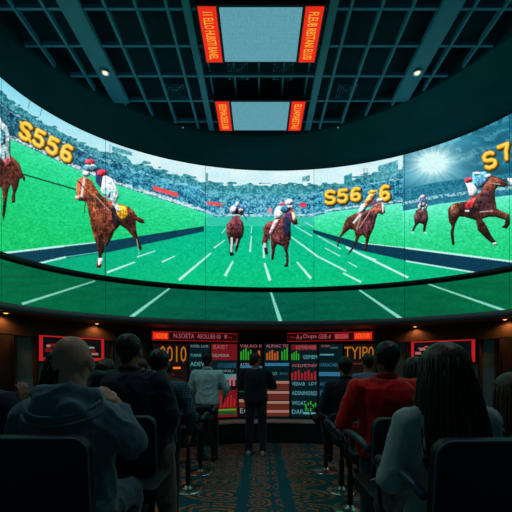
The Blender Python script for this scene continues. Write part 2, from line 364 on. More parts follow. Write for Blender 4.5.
horse((215, 190), 5.39, [(396, 100), (425, 106), (440, 150), (447, 180), (425, 188), (410, 172), (408, 200), (410, 262), (398, 300), (392, 322), (398, 372), (392, 416), (372, 410), (384, 390), (380, 340), (368, 306), (335, 292), (326, 312), (316, 376), (304, 378), (305, 320), (298, 272), (286, 262), (282, 300), (286, 345), (270, 348), (262, 302), (250, 282), (262, 242), (260, 202), (280, 176), (320, 160), (360, 150), (380, 120)], (104, 56, 60), None,
      [('p', [(380, 130), (405, 120), (408, 200), (408, 260), (380, 250), (362, 200)], (40, 40, 70)), ('p', [(310, 190), (350, 180), (372, 230), (372, 290), (330, 285), (312, 250)], (126, 66, 66)), ('p', [(412, 118), (428, 122), (444, 160), (430, 176), (418, 160)], (232, 190, 150)), ('p', [(420, 172), (446, 172), (446, 186), (424, 188)], (40, 36, 50)),
      ('p', [(320, 160), (355, 152), (335, 200), (300, 250), (290, 230)], (190, 150, 160)), ('l', (350, 160), (305, 245), 5, (120, 40, 60)), ('p', [(330, 90), (356, 82), (372, 130), (352, 156), (320, 158), (318, 120)], (226, 240, 242)), ('o', (378, 98), (30, 26), (60, 130, 160)), ('o', (370, 74), (24, 10), (196, 60, 80), -20), ('o', (400, 66), (24, 18), (206, 214, 220)), ('o', (405, 92), (14, 16), (190, 190, 210)),
      ('l', (298, 240), (300, 370), 5, (120, 180, 175)), ('l', (404, 270), (402, 410), 3, (90, 200, 180)), ('l', (268, 285), (268, 310), 14, (190, 225, 225)), ('o', (384, 408), (12, 8), (40, 26, 34)), ('l', (386, 340), (392, 380), 8, (60, 34, 44))])
# prices
GL = {'S': [(.95, .12), (.75, .0), (.3, .0), (.06, .16), (.06, .36), (.3, .48), (.72, .54), (.94, .68), (.92, .88), (.7, 1), (.25, 1), (.03, .86)],
      '5': [(.92, .02), (.18, .02), (.12, .44), (.6, .4), (.9, .56), (.92, .8), (.7, 1), (.25, 1), (.03, .86)],
      '6': [(.88, .06), (.5, .0), (.16, .2), (.04, .6), (.14, .92), (.5, 1), (.86, .9), (.92, .66), (.7, .48), (.3, .5), (.1, .68)],
      '7': [(.04, .03), (.95, .03), (.6, .45), (.42, 1)]}
def price(txt, pos, hgt, wid, ang, th, slant=0):
    a = math.radians(ang)
    for pas, (dx, dy, col, tw) in enumerate(((1.3, 1.6, (40, 50, 30), 1.35), (.2, .3, (150, 92, 14), 1.25), (0, 0, (250, 200, 52), .85), (-.2, -.5, (255, 228, 110), .35))):
        for ch, (px, py) in zip(txt, pos):
            g = GL[ch]; pts = []
            for u, v in g:
                x = (u-.5)*wid-slant*(v-.5)*wid; y = (v-.5)*hgt
                pts.append((px+dx+x*math.cos(a)-y*math.sin(a), py+dy+x*math.sin(a)+y*math.cos(a)))
            for p, q in zip(pts, pts[1:]): line(p, q, th*tw, col)
            for p in pts: oval(p, (th*tw/2, th*tw/2), col)
price('S556', [(25.5, 131), (39, 138), (52.5, 145.5), (66.5, 152.5)], 14, 10.5, 27, 4.3, -.35)
line((20, 121), (31, 143), 2, (250, 200, 52))
price('S56', [(330, 197), (342.5, 195.5), (355.5, 194)], 11.5, 9.2, -6, 3.5, .1)
price('6', [(384.5, 192.5)], 13, 9, -6, 3.8, .1); oval((372, 192), (3.6, 2.4), (240, 190, 60)); line((368, 193), (377, 190), 1.6, (250, 205, 80))
price('S7', [(489.5, 160), (505, 151.5)], 14, 11, -22, 4.2, .1)
horse((320, 180), 6.02, [(358, 130), (385, 148), (394, 195), (375, 210), (350, 200), (336, 240), (325, 290), (300, 340), (290, 382), (280, 426), (260, 422), (270, 395), (275, 350), (258, 332), (240, 340), (222, 382), (190, 432), (162, 458), (175, 430), (205, 390), (214, 340), (204, 302), (180, 296), (150, 320), (125, 346), (110, 402), (101, 406), (110, 360), (120, 335), (135, 300), (145, 260), (165, 225), (210, 202), (260, 190), (300, 180), (330, 150)], (124, 72, 66), None,
      [('p', [(250, 200), (300, 185), (330, 200), (320, 280), (290, 320), (250, 320), (225, 280)], (88, 48, 58)), ('l', (250, 200), (220, 300), 10, (170, 130, 120)), ('l', (300, 190), (235, 290), 4, (210, 170, 150)), ('l', (245, 205), (200, 260), 12, (226, 232, 236)), ('p', [(370, 140), (386, 150), (390, 190), (376, 204), (372, 170)], (216, 220, 226)),
      ('p', [(298, 82), (338, 76), (326, 112), (296, 146), (270, 184), (250, 180), (266, 130)], (216, 134, 76)), ('p', [(244, 150), (272, 136), (276, 186), (240, 200), (228, 196)], (216, 238, 240)), ('p', [(300, 110), (340, 118), (345, 150), (300, 165), (285, 150)], (110, 90, 110)), ('o', (360, 122), (20, 12), (190, 210, 220)), ('o', (318, 72), (20, 10), (236, 176, 66)), ('l', (340, 155), (250, 200), 4, (60, 40, 50))])
horse((400, 110), 3.41, [(55, 340), (92, 340), (97, 370), (90, 395), (86, 418), (78, 414), (80, 390), (65, 386), (56, 396), (46, 417), (40, 412), (50, 390), (47, 362)], (84, 56, 64), None, [('o', (76, 312), (16, 20), (90, 110, 140)), ('o', (68, 330), (8, 12), (180, 190, 200)), ('o', (84, 328), (10, 14), (200, 200, 210)), ('o', (78, 296), (9, 7), (200, 150, 160)), ('l', (46, 415), (40, 420), 6, (190, 230, 220)), ('l', (84, 416), (90, 421), 6, (190, 230, 220))])
horse((430, 130), 4.27, [(262, 195), (290, 202), (322, 214), (334, 235), (318, 246), (290, 238), (276, 265), (280, 300), (285, 335), (320, 353), (340, 360), (342, 400), (330, 422), (303, 416), (318, 404), (322, 385), (282, 372), (250, 372), (222, 380), (242, 410), (262, 450), (288, 486), (270, 489), (238, 462), (204, 428), (196, 386), (150, 372), (125, 370), (108, 402), (101, 440), (106, 490), (94, 492), (87, 440), (92, 410), (80, 390), (76, 340), (90, 320), (115, 310), (150, 305), (190, 290), (215, 265), (235, 230)], (104, 60, 52), None,
      [('p', [(200, 290), (245, 260), (275, 270), (275, 330), (240, 360), (205, 350)], (70, 40, 46)), ('p', [(90, 325), (115, 316), (125, 350), (105, 370), (86, 370)], (140, 84, 66)), ('l', (212, 350), (270, 345), 5, (190, 160, 150)), ('p', [(130, 310), (190, 300), (195, 360), (150, 350)], (58, 36, 48)), ('l', (150, 345), (168, 345), 8, (230, 230, 235)),
      ('p', [(146, 318), (180, 285), (198, 282), (180, 330), (150, 340)], (200, 56, 60)), ('p', [(150, 222), (186, 226), (206, 262), (192, 288), (168, 284), (160, 250)], (232, 242, 246)), ('p', [(180, 180), (240, 178), (256, 205), (225, 245), (205, 250), (178, 224)], (96, 170, 206)), ('p', [(150, 206), (178, 200), (184, 216), (160, 228), (148, 222)], (216, 54, 74)), ('o', (250, 196), (14, 10), (220, 230, 236)), ('o', (200, 186), (16, 8), (220, 236, 240)),
      ('l', (250, 225), (300, 232), 4, (200, 160, 150)), ('l', (262, 196), (330, 220), 4, (50, 30, 40)), ('p', [(328, 205), (420, 210), (430, 250), (345, 240)], (200, 214, 220)), ('o', (278, 486), (12, 6), (190, 220, 214))])
# lower row of panels: dimmer turf with painted lines
low = (GY > interp([(-70, 258), (0, 258), (64, 271.5), (105, 277), (144, 281.5), (205, 287), (259, 289), (316, 288.5), (370, 285.5), (440, 279.5), (512, 270), (590, 262)]))
mz = rnd(22, 3, 21)
lowc = np.stack([2+n*8, 82+n*12+mz*14+np.abs(GX-256)*.06, 66+n*10+mz*8-np.abs(GX-256)*.03], -1)
can = np.where(low[..., None], lowc, can)
for d in [((95, 281), (22, 304), 1.4, 3), ((170, 288), (130, 318), 1.8, 4.4), ((270.5, 291), (281, 323), 2.4, 5), ((358, 289), (403, 320), 2, 4.2), ((428, 284), (506, 311), 1.6, 3.2), ((540, 284), (590, 296), 1.6, 3)]: dash(*d, c=(132, 214, 196))
can = np.clip(can*(1+(rnd(.7, .7, 31)-.5)[..., None]*.10), 0, 255)
can_lin = lin(can)

def screen_sheet(name, ph0, ph1, z0, z1, nu, nv, parent):
    ph = np.linspace(ph0, ph1, nu); zz = np.linspace(z0, z1, nv)
    P, Z = np.meshgrid(ph, zz); X = EX+EA*np.cos(P); Y = EY+EB*np.sin(P)
    Yc = np.maximum(Y, 1.5)
    px = CX+F*X/Yc; py = CY-F*(Z-CAMZ)/Yc
    fx = np.clip((px-X0)*SC-.5, 0, CW-2); fy = np.clip((py-Y0)*SC-.5, 0, CH-2)
    ix = fx.astype(int); iy = fy.astype(int); dx = (fx-ix)[..., None]; dy = (fy-iy)[..., None]
    c = (can_lin[iy, ix]*(1-dx)+can_lin[iy, ix+1]*dx)*(1-dy)+(can_lin[iy+1, ix]*(1-dx)+can_lin[iy+1, ix+1]*dx)*dy
    me = bpy.data.meshes.new(name); nvert = nu*nv; me.vertices.add(nvert)
    co = np.stack([X, Y, Z], -1).reshape(-1); me.vertices.foreach_set('co', co)
    nf = (nu-1)*(nv-1); i = np.arange(nv-1)[:, None]*nu+np.arange(nu-1)[None]
    q = np.stack([i, i+1, i+nu+1, i+nu], -1).reshape(-1)
    me.loops.add(nf*4); me.loops.foreach_set('vertex_index', q.astype(np.int32))
    me.polygons.add(nf); me.polygons.foreach_set('loop_start', np.arange(nf, dtype=np.int32)*4)
    me.polygons.foreach_set('use_smooth', np.ones(nf, bool)); me.update(calc_edges=True)
    at = me.color_attributes.new('picture', 'FLOAT_COLOR', 'POINT')
    at.data.foreach_set('color', np.concatenate([c.reshape(-1, 3), np.ones((nvert, 1))], 1).ravel().astype(np.float32))
    return link(name, me, M['screen'], parent)
def ph_of(px): p = ray_ell(px, EA, EB); return math.atan2((p.y-EY)/EB, (p.x-EX)/EA)
seams = [ph_of(x) for x in (509.5, 404.5, 314, 205.5, 105.5, 1.5)]
d0 = seams[0]-.42; d1 = seams[-1]+.36
bnd = [d0]+seams+[d1]
def band(bm, a, b, zlo, zhi, ph0, ph1, a2=None, b2=None, n=160, x0=EX, y0=EY):
    a2 = a2 or a; b2 = b2 or b; r1 = []; r2 = []
    for k in range(n+1):
        p = ph0+(ph1-ph0)*k/n
        r1.append(bm.verts.new((x0+a*math.cos(p), y0+b*math.sin(p), zlo))); r2.append(bm.verts.new((x0+a2*math.cos(p), y0+b2*math.sin(p), zhi)))
    for k in range(n): bm.faces.new((r1[k], r1[k+1], r2[k+1], r2[k]))
    return r1, r2
def prof_band(bm, prof, ph0, ph1, n=160):      # closed profile of (offset outward from the screen, z) swept round the ellipse
    rings = []
    for k in range(n+1):
        p = ph0+(ph1-ph0)*k/n
        rings.append([bm.verts.new((EX+(EA+o)*math.cos(p), EY+(EB+o)*math.sin(p), z)) for o, z in prof])
    m = len(prof)
    for k in range(n):
        for j in range(m): bm.faces.new((rings[k][j], rings[k+1][j], rings[k+1][(j+1) % m], rings[k][(j+1) % m]))
    bm.faces.new(rings[0]); bm.faces.new(rings[-1][::-1])
vw = thing('video_wall', 'huge curved video wall showing racehorses and jockeys on green turf above the betting counter', 'video wall', (0, 0, 0))
for i in range(7):
    g = .0009; vis = 1 <= i <= 5
    screen_sheet('display_panel', bnd[i]+g, bnd[i+1]-g, ZB1, ZT, 230 if vis else 90, 330 if vis else 160, vw)
    o = screen_sheet('lower_display_panel', bnd[i]+g, bnd[i+1]-g, ZB3, ZB2, 150 if vis else 60, 70, vw)
    o['label'] = 'dimmer lower panel of green turf'
bm = bmesh.new(); prof_band(bm, [(.012, ZB3-.0), (.09, ZB3), (.09, ZT+.02), (.012, ZT+.02)], d0-.02, d1+.02); obj('cabinet_shell', bm, M['black'], vw, True)
bm = bmesh.new(); prof_band(bm, [(-.02, ZB2+.005), (.011, ZB2+.005), (.011, ZB1-.005), (-.02, ZB1-.005)], d0-.02, d1+.02); obj('divider_rail', bm, mat('rail_black', L(10, 30, 34), .5), vw, True)
bm = bmesh.new(); prof_band(bm, [(-.012, ZB3-.095), (.09, ZB3-.095), (.09, ZB3-.004), (-.012, ZB3-.004)], d0-.02, d1+.02); obj('lower_lip', bm, M['lip'], vw, True)

# ------------------------------------------------------------------ setting
def floor_material():
    m = bpy.data.materials.new('patterned_carpet'); m.use_nodes = True; nt = m.node_tree; b = nt.nodes['Principled BSDF']
    N = nt.nodes.new; K = nt.links.new
    tc = N('ShaderNodeTexCoord'); sep = N('ShaderNodeSeparateXYZ')
    nz = N('ShaderNodeTexNoise'); nz.inputs['Scale'].default_value = 3.2; nz.inputs['Detail'].default_value = 3
    K(tc.outputs['Object'], nz.inputs['Vector'])
    mx = N('ShaderNodeMixRGB'); mx.blend_type = 'LINEAR_LIGHT'; mx.inputs[0].default_value = .075
    K(tc.outputs['Object'], mx.inputs[1]); K(nz.outputs['Color'], mx.inputs[2]); K(mx.outputs[0], sep.inputs[0])
    def mth(op, a, b_=None, c=None):
        n_ = N('ShaderNodeMath'); n_.operation = op
        for i, v in enumerate((a, b_, c)):
            if v is None: continue
            if isinstance(v, (int, float)): n_.inputs[i].default_value = v
            else: K(v, n_.inputs[i])
        return n_.outputs[0]
    X, Y = sep.outputs[0], sep.outputs[1]
    def ovals(px, py, ox, oy, freq):
        fx = mth('SUBTRACT', mth('FRACT', mth('ADD', mth('DIVIDE', X, px), ox)), .5)
        fy = mth('SUBTRACT', mth('FRACT', mth('ADD', mth('DIVIDE', Y, py), oy)), .5)
        r = mth('SQRT', mth('ADD', mth('MULTIPLY', fx, fx), mth('MULTIPLY', fy, fy)))
        s = mth('SINE', mth('MULTIPLY', r, freq))
        inside = mth('LESS_THAN', r, .47)
        return mth('MULTIPLY', mth('GREATER_THAN', s, .25), inside)
    big = ovals(.92, .44, .0, .0, 46); small = ovals(.34, .26, .5, .3, 34)
    # central runner between |x| < .24
    xo = mth('SUBTRACT', X, .07)
    ax = mth('ABSOLUTE', xo); runner = mth('LESS_THAN', ax, .19); gap = mth('LESS_THAN', ax, .32)
    a = mth('MULTIPLY', small, runner); bb = mth('MULTIPLY', big, mth('SUBTRACT', 1, gap)); tot = mth('ADD', a, bb)
    n2 = N('ShaderNodeTexNoise'); n2.inputs['Scale'].default_value = 14; n2.inputs['Detail'].default_value = 5; K(tc.outputs['Object'], n2.inputs['Vector'])
    mod = mth('MULTIPLY', tot, mth('GREATER_THAN', n2.outputs['Fac'], .44))
    mix = N('ShaderNodeMixRGB'); K(mod, mix.inputs[0]); mix.inputs[1].default_value = L(42, 112, 124); mix.inputs[2].default_value = L(225, 136, 78)
    mix2 = N('ShaderNodeMixRGB'); mix2.blend_type = 'MULTIPLY'; mix2.inputs[0].default_value = .7; K(mix.outputs[0], mix2.inputs[1])
    n3 = N('ShaderNodeTexNoise'); n3.inputs['Scale'].default_value = 60; K(tc.outputs['Object'], n3.inputs['Vector'])
    rp = N('ShaderNodeValToRGB'); rp.color_ramp.elements[0].position = .3; rp.color_ramp.elements[1].position = .65; rp.color_ramp.elements[0].color = (.3, .3, .3, 1)
    K(n3.outputs['Fac'], rp.inputs[0]); K(rp.outputs[0], mix2.inputs[2]); K(mix2.outputs[0], b.inputs['Base Color'])
    b.inputs['Roughness'].default_value = .95; b.inputs['Specular IOR Level'].default_value = .1
    return m
bm = bmesh.new(); box(bm, (.2, 3.3, -.05), (9.4, 8.9, .1)); struct(obj('floor', bm, floor_material()))
# curved back wall (with straight runs towards the room's rear)
def ushape(a, b, yend, n=120):
    pts = [(EX+a, yend), (EX+a, (yend+EY)/2)]
    pts += [(EX+a*math.cos(PI*k/n), EY+b*math.sin(PI*k/n)) for k in range(n+1)]
    return pts+[(EX-a, (yend+EY)/2), (EX-a, yend)]
def uwall(bm, a, b, a2, b2, z0, z1, yend=-.6):
    i = ushape(a, b, yend); o = ushape(a2, b2, yend); n = len(i)
    V = [[bm.verts.new((x, y, z)) for x, y in P] for P, z in ((i, z0), (i, z1), (o, z1), (o, z0))]
    for k in range(n-1):
        for j in range(4): bm.faces.new((V[j][k], V[j][k+1], V[(j+1) % 4][k+1], V[(j+1) % 4][k]))
    for k in (0, n-1): bm.faces.new([V[j][k] for j in range(4)])
bm = bmesh.new(); uwall(bm, WA, WB, WA+.12, WB+.12, 0, 2.3); struct(obj('wall_back', bm, M['wall'], None))
bm = bmesh.new(); uwall(bm, WA-.06, WB-.06, WA-.002, WB-.002, 1.965, 2.212); struct(obj('trim_1', bm, M['header'], None))
bm = bmesh.new(); uwall(bm, WA-.075, WB-.075, WA-.002, WB-.002, 1.945, 1.964); struct(obj('trim_2', bm, M['wood'], None))
bm = bmesh.new(); uwall(bm, EA+.095, EB+.095, WA+.1, WB+.1, 2.213, 2.24); struct(obj('soffit', bm, M['header'], None)).name = 'ceiling_soffit'
bm = bmesh.new(); uwall(bm, WA-.37, WB-.37, WA-.002, WB-.002, 0.001, .39); struct(obj('trim_3', bm, M['plinth'], None))
bm = bmesh.new(); uwall(bm, WA-.39, WB-.39, WA-.002, WB-.002, .391, .42); struct(obj('trim_4', bm, M['ledge'], None))
# bulkhead ring and ceiling
RC, RR = (0.0, 2.69), 3.38
HZ = 5.5
bm = bmesh.new(); V = []
for x, y in ushape(EA+.03, EB+.03, -.6, 160):
    d = Vector((x-RC[0], y-RC[1], 0)).normalized(); i = (RC[0]+RR*d.x, RC[1]+RR*d.y)
    mid = (x*.45+i[0]*.55, y*.45+i[1]*.55)
    V.append([bm.verts.new((x, y, ZT+.022)), bm.verts.new((mid[0], mid[1], ZT+.32)), bm.verts.new((i[0], i[1], HZ-.01)), bm.verts.new((i[0], i[1], 5.748)), bm.verts.new((i[0]+.6*d.x, i[1]+.6*d.y, 5.748)), bm.verts.new((x+.7*d.x, y+.7*d.y, ZT+.022))])
for a_, b_ in zip(V, V[1:]):
    for j in range(6): bm.faces.new((a_[j], b_[j], b_[(j+1) % 6], a_[(j+1) % 6]))
struct(obj('ceiling_bulkhead', bm, M['ring'])).name = 'ceiling_ring'
bm = bmesh.new(); box(bm, (.2, 2.6, 5.80), (9, 10.2, .1)); slab = struct(obj('ceiling', bm, M['slab']))
bm = bmesh.new()
for k in range(-9, 10):
    x = k*.34
    if abs(abs(x)-.8) < .1: continue
    if abs(x) > 3.2: continue
    yr = math.sqrt(max(.1, (RR-.02)**2-x*x)); y0_, y1_ = RC[1]-yr, RC[1]+yr
    if abs(x) < .75:
        box(bm, (x, (y0_+y1_)/2, 5.60), (.022, y1_-y0_, .03))
    else: box(bm, (x, (y0_+y1_)/2, HZ+.04), (.030, y1_-y0_, .07))
for k in range(-2, 12):
    y = 3.9-.46*2+.46*k*1.0
    if abs(y-RC[1]) > RR-.1: continue
    xr = math.sqrt((RR-.02)**2-(y-RC[1])**2)
    box(bm, (0, y, HZ+.045), (2*xr, .03, .05))
for y in (1.6, 2.1, 2.56):
    xr = math.sqrt((RR-.02)**2-(y-RC[1])**2); box(bm, (0, y, HZ+.045), (2*xr, .03, .05))
obj('lattice', bm, M['beam'], slab)
ti = 5
for x, wd in ((-.80, .09), (.82, .1), (-2.08, .24), (2.12, .24)):
    yr = math.sqrt((RR-.02)**2-x*x)-.03
    bm = bmesh.new(); box(bm, (x, RC[1], HZ+.03), (wd, 2*yr, .07), .006); struct(obj('trim_%d' % ti, bm, M['beam'])); ti += 1

# ------------------------------------------------------------------ ceiling displays
def text_mesh(s, width, height, depth=.002, spacing=1.0):
    cu = bpy.data.curves.new('t', 'FONT'); cu.body = s; cu.extrude = 0; cu.resolution_u = 2; cu.space_character = spacing
    o = bpy.data.objects.new('t', cu); COL.objects.link(o)
    dg = bpy.context.evaluated_depsgraph_get(); dg.update()
    me = bpy.data.meshes.new_from_object(o.evaluated_get(dg)); bpy.data.objects.remove(o); bpy.data.curves.remove(cu)
    co = np.empty(len(me.vertices)*3); me.vertices.foreach_get('co', co); co = co.reshape(-1, 3)
    mn = co.min(0); mxx = co.max(0)
    x = (co[:, 0]-mn[0])/(mxx[0]-mn[0])*width; z = (co[:, 1]-mn[1])/(mxx[1]-mn[1])*height
    co = np.stack([x, np.zeros_like(x), z], 1); me.vertices.foreach_set('co', co.ravel()); me.update()
    return me
def emat(name, c, s=1.0):
    s = s*(.62 if s == 1.0 and not name.startswith(('led', 'display_teal')) else 1)
    return mat(name, (.01, .01, .01, 1), .6, emis=L(*c), es=s, spec=.1)
BS = .72
E = {'red': emat('led_red', (232, 40, 22)), 'dred': emat('led_dark_red', (120, 14, 14)), 'org': emat('led_orange', (255, 120, 30)), 'yel': emat('led_yellow', (255, 190, 60)), 'teal': emat('display_teal', (96, 160, 176)),
     'tealb': emat('bright_teal', (110, 190, 200)), 'dteal': emat('dark_teal', (8, 34, 40)), 'blue': emat('row_blue', (60, 130, 170)), 'green': emat('bar_green', (60, 190, 50)), 'dgreen': emat('strip_green', (20, 90, 50)), 'pink': emat('text_pink', (214, 110, 120)), 'white': emat('row_grey', (150, 170, 175)),
     'brn': emat('row_brown', (112, 48, 34)), 'beige': emat('stripe_beige', (190, 140, 120)), 'rbar': emat('bar_red', (190, 40, 46)), 'redp': emat('panel_red', (130, 26, 32)), 'dk': emat('board_dark', (10, 16, 20)), 'dbr': emat('board_brown', (30, 18, 16)), 'obar': emat('bar_orange', (230, 110, 40)), 'wgl': emat('downlight_glow', (255, 170, 90), 3), 'cgl': emat('cool_lamp_glow', (255, 236, 205), 1.2), 'gold': emat('glyph_gold', (216, 130, 40)), 'frame_red': emat('frame_glow_red', (226, 36, 44))}
# fine pixel mesh on the big ceiling screens
mt = E['teal']; nt = mt.node_tree; b_ = nt.nodes['Principled BSDF']; tc = nt.nodes.new('ShaderNodeTexCoord'); ck = nt.nodes.new('ShaderNodeTexBrick')
ck.inputs['Scale'].default_value = 30; ck.inputs['Mortar Size'].default_value = .03; ck.offset = 0; ck.inputs['Color1'].default_value = L(104, 166, 182); ck.inputs['Color2'].default_value = L(92, 156, 172); ck.inputs['Mortar'].default_value = L(70, 128, 145)
ck.inputs['Brick Width'].default_value = .5; ck.inputs['Row Height'].default_value = .5
nt.links.new(tc.outputs['Object'], ck.inputs['Vector']); nt.links.new(ck.outputs[0], b_.inputs['Emission Color'])
def ceiling_display(yc, ly, hw, label, words):
    t = thing('ceiling_display', label, 'display', (.02, yc, HZ-.05), 0)
    bm = bmesh.new(); box(bm, (0, 0, .03), (2*hw+.52, ly+.05, .05), .005); obj('frame', bm, M['black'], t)
    bm = bmesh.new(); box(bm, (0, 0, 0), (2*hw, ly-.02, .012)); obj('screen', bm, E['teal'], t)
    for s, wd in ((-1, words[0]), (1, words[1])):
        bm = bmesh.new(); box(bm, (s*(hw+.135), 0, 0), (.2, ly, .012)); st = obj('led_strip', bm, E['red'], t)
        me = text_mesh(wd, ly*.86, .11)
        tx = link('led_text', me, E['yel'], st)
        tx.matrix_local = Matrix.Translation((s*(hw+.135)-.055, -ly*.43, -.0085)) @ Matrix(((0, 0, 1, 0), (1, 0, 0, 0), (0, 1, 0, 0), (0, 0, 0, 1)))
    return t
ceiling_display(4.155, .70, .455, 'large pale teal ceiling screen nearest the camera with red LED strips', ('11 ELLO HUBSTI BANEL', 'FLEUB RBSTANI ELUSI'))
ceiling_display(5.52, .64, .435, 'smaller far pale teal ceiling screen with red LED strips, above the video wall', ('EEIMAOEELUBI', 'ELUAMAEETALI'))
def recessed(name, label, loc, r, m, group=None, tilt=None):
    t = thing(name, label, 'light', loc, 0, group)
    bm = bmesh.new(); lathe(bm, [(r, 0), (r*1.25, -.004), (r*1.3, -.012), (r*1.05, -.02), (r*.8, -.012)]); obj('bezel', bm, M['chrome'], t, True)
    bm = bmesh.new(); ell(bm, (0, 0, -.016), (r*.72, r*.72, .010)); obj('lamp', bm, m, t, True)
    return t
for s, lb in ((-1, 'round silver downlight on the left wide ceiling beam'), (1, 'round silver downlight on the right wide ceiling beam')):
    x = -2.07 if s < 0 else 2.13
    recessed('downlight', lb, (x, 4.71, HZ-.012), .045, E['cgl'])
    spot('downlight_and_fill_beam', (x, 4.71, HZ-.05), 16, (.8, .92, 1), 100)
    recessed('downlight', lb.replace('round silver downlight', 'added unseen fill lamp overhead'), (x*.96, 2.55, HZ-.012), .045, E['cgl'])  # invented fixture out of view, holding the added fill spot
    spot('downlight_and_fill_beam', (x*.96, 2.55, HZ-.05), SEAT_FILL, (.72, .88, 1), 120)  # added fill: rim light on heads and shoulders in the seats
for px, lb in ((183, 'tiny lamp in the dark ceiling ring left of the far ceiling screen'), (338, 'tiny lamp in the dark ceiling ring right of the far ceiling screen')):
    Y = 3.86*F/(CY-134.5)-.15; recessed('ring_downlight', lb, ((px-CX)/F*Y, Y, HZ-.005), .014, E['tealb'])
for px, py, lb in ((238, 72, 'square air diffuser left of centre between the two ceiling screens'), (283, 72, 'square air diffuser right of centre between the two ceiling screens'), (176, 92, 'square air diffuser in ceiling grid left of the far ceiling screen'), (346, 92, 'square air diffuser in ceiling grid right of the far ceiling screen')):
    Y = 4.0*F/(CY-py); t = thing('air_diffuser', lb, 'air vent', ((px-CX)/F*Y, Y, HZ+.1), 0)
    bm = bmesh.new()
    for k in (.13, .09, .05): tube(bm, [(k, k, 0), (-k, k, 0), (-k, -k, 0), (k, -k, 0)], .008, 6, True)
    obj('louvre', bm, M['beam'], t); bm = bmesh.new()
    for s in (-1, 1): tube(bm, [(-.14, -.14*s, .012), (.14, .14*s, .012)], .006, 6)
    obj('cross_brace', bm, M['beam'], t)

# ------------------------------------------------------------------ wall furniture
def wall_frame(x0, x1, inset):
    a = ray_ell(x0, WA-inset, WB-inset); b = ray_ell(x1, WA-inset, WB-inset); d = b-a
    return a, b, d.length, math.atan2(d.y, d.x)
def pan(bm, x, z, wd, h, y=0, th=.008, bev=0): box(bm, (x+wd/2, y, z+h/2), (wd, th, h), bev)
def wall_thing(name, label, cat, x0, x1, y0, y1, inset=.06, group=None):
    a, b, wd, rz = wall_frame(x0, x1, inset); Y = (a.y+b.y)/2
    zb, zt = z_at(y1, Y), z_at(y0, Y)
    return thing(name, label, cat, (a.x, a.y, zb), rz, group), wd, zt-zb
WORDS = ['ADUVROS', 'LINEAR T', 'HUSEIMA', 'DELMOINA', 'RACELINE', 'OUPANER', 'ODENIEA', 'AOELUE']
def content(t, wd, h, x0, x1, y0, y1, items):
    S = wd/(x1-x0)
    for it in items:
        k = it[0]; xa, ya, xb, yb = it[1]; X = (xa-x0)*S; Zb = (y1-yb)/(y1-y0)*h; W = (xb-xa)*S; Hh = (yb-ya)/(y1-y0)*h
        if k == 't':
            me = text_mesh(it[3], W, Hh); o = link('text_row', me, E[it[2]], t); o.location = (X, -.0215, Zb)
        elif k == 'r':
            bm = bmesh.new(); pan(bm, X, Zb, W, Hh, -.0175, .005); obj('display_row', bm, E[it[2]], t)
        elif k == 'b':
            nb = it[3]; bm = bmesh.new()
            for q in range(nb):
                hh = Hh*(.7+.3*((q*7) % 3)/2); pan(bm, X+W*(q+.12)/nb, Zb, W/nb*.58, hh, -.0215, .004, .001)
            obj('bar_row', bm, E[it[2]], t)
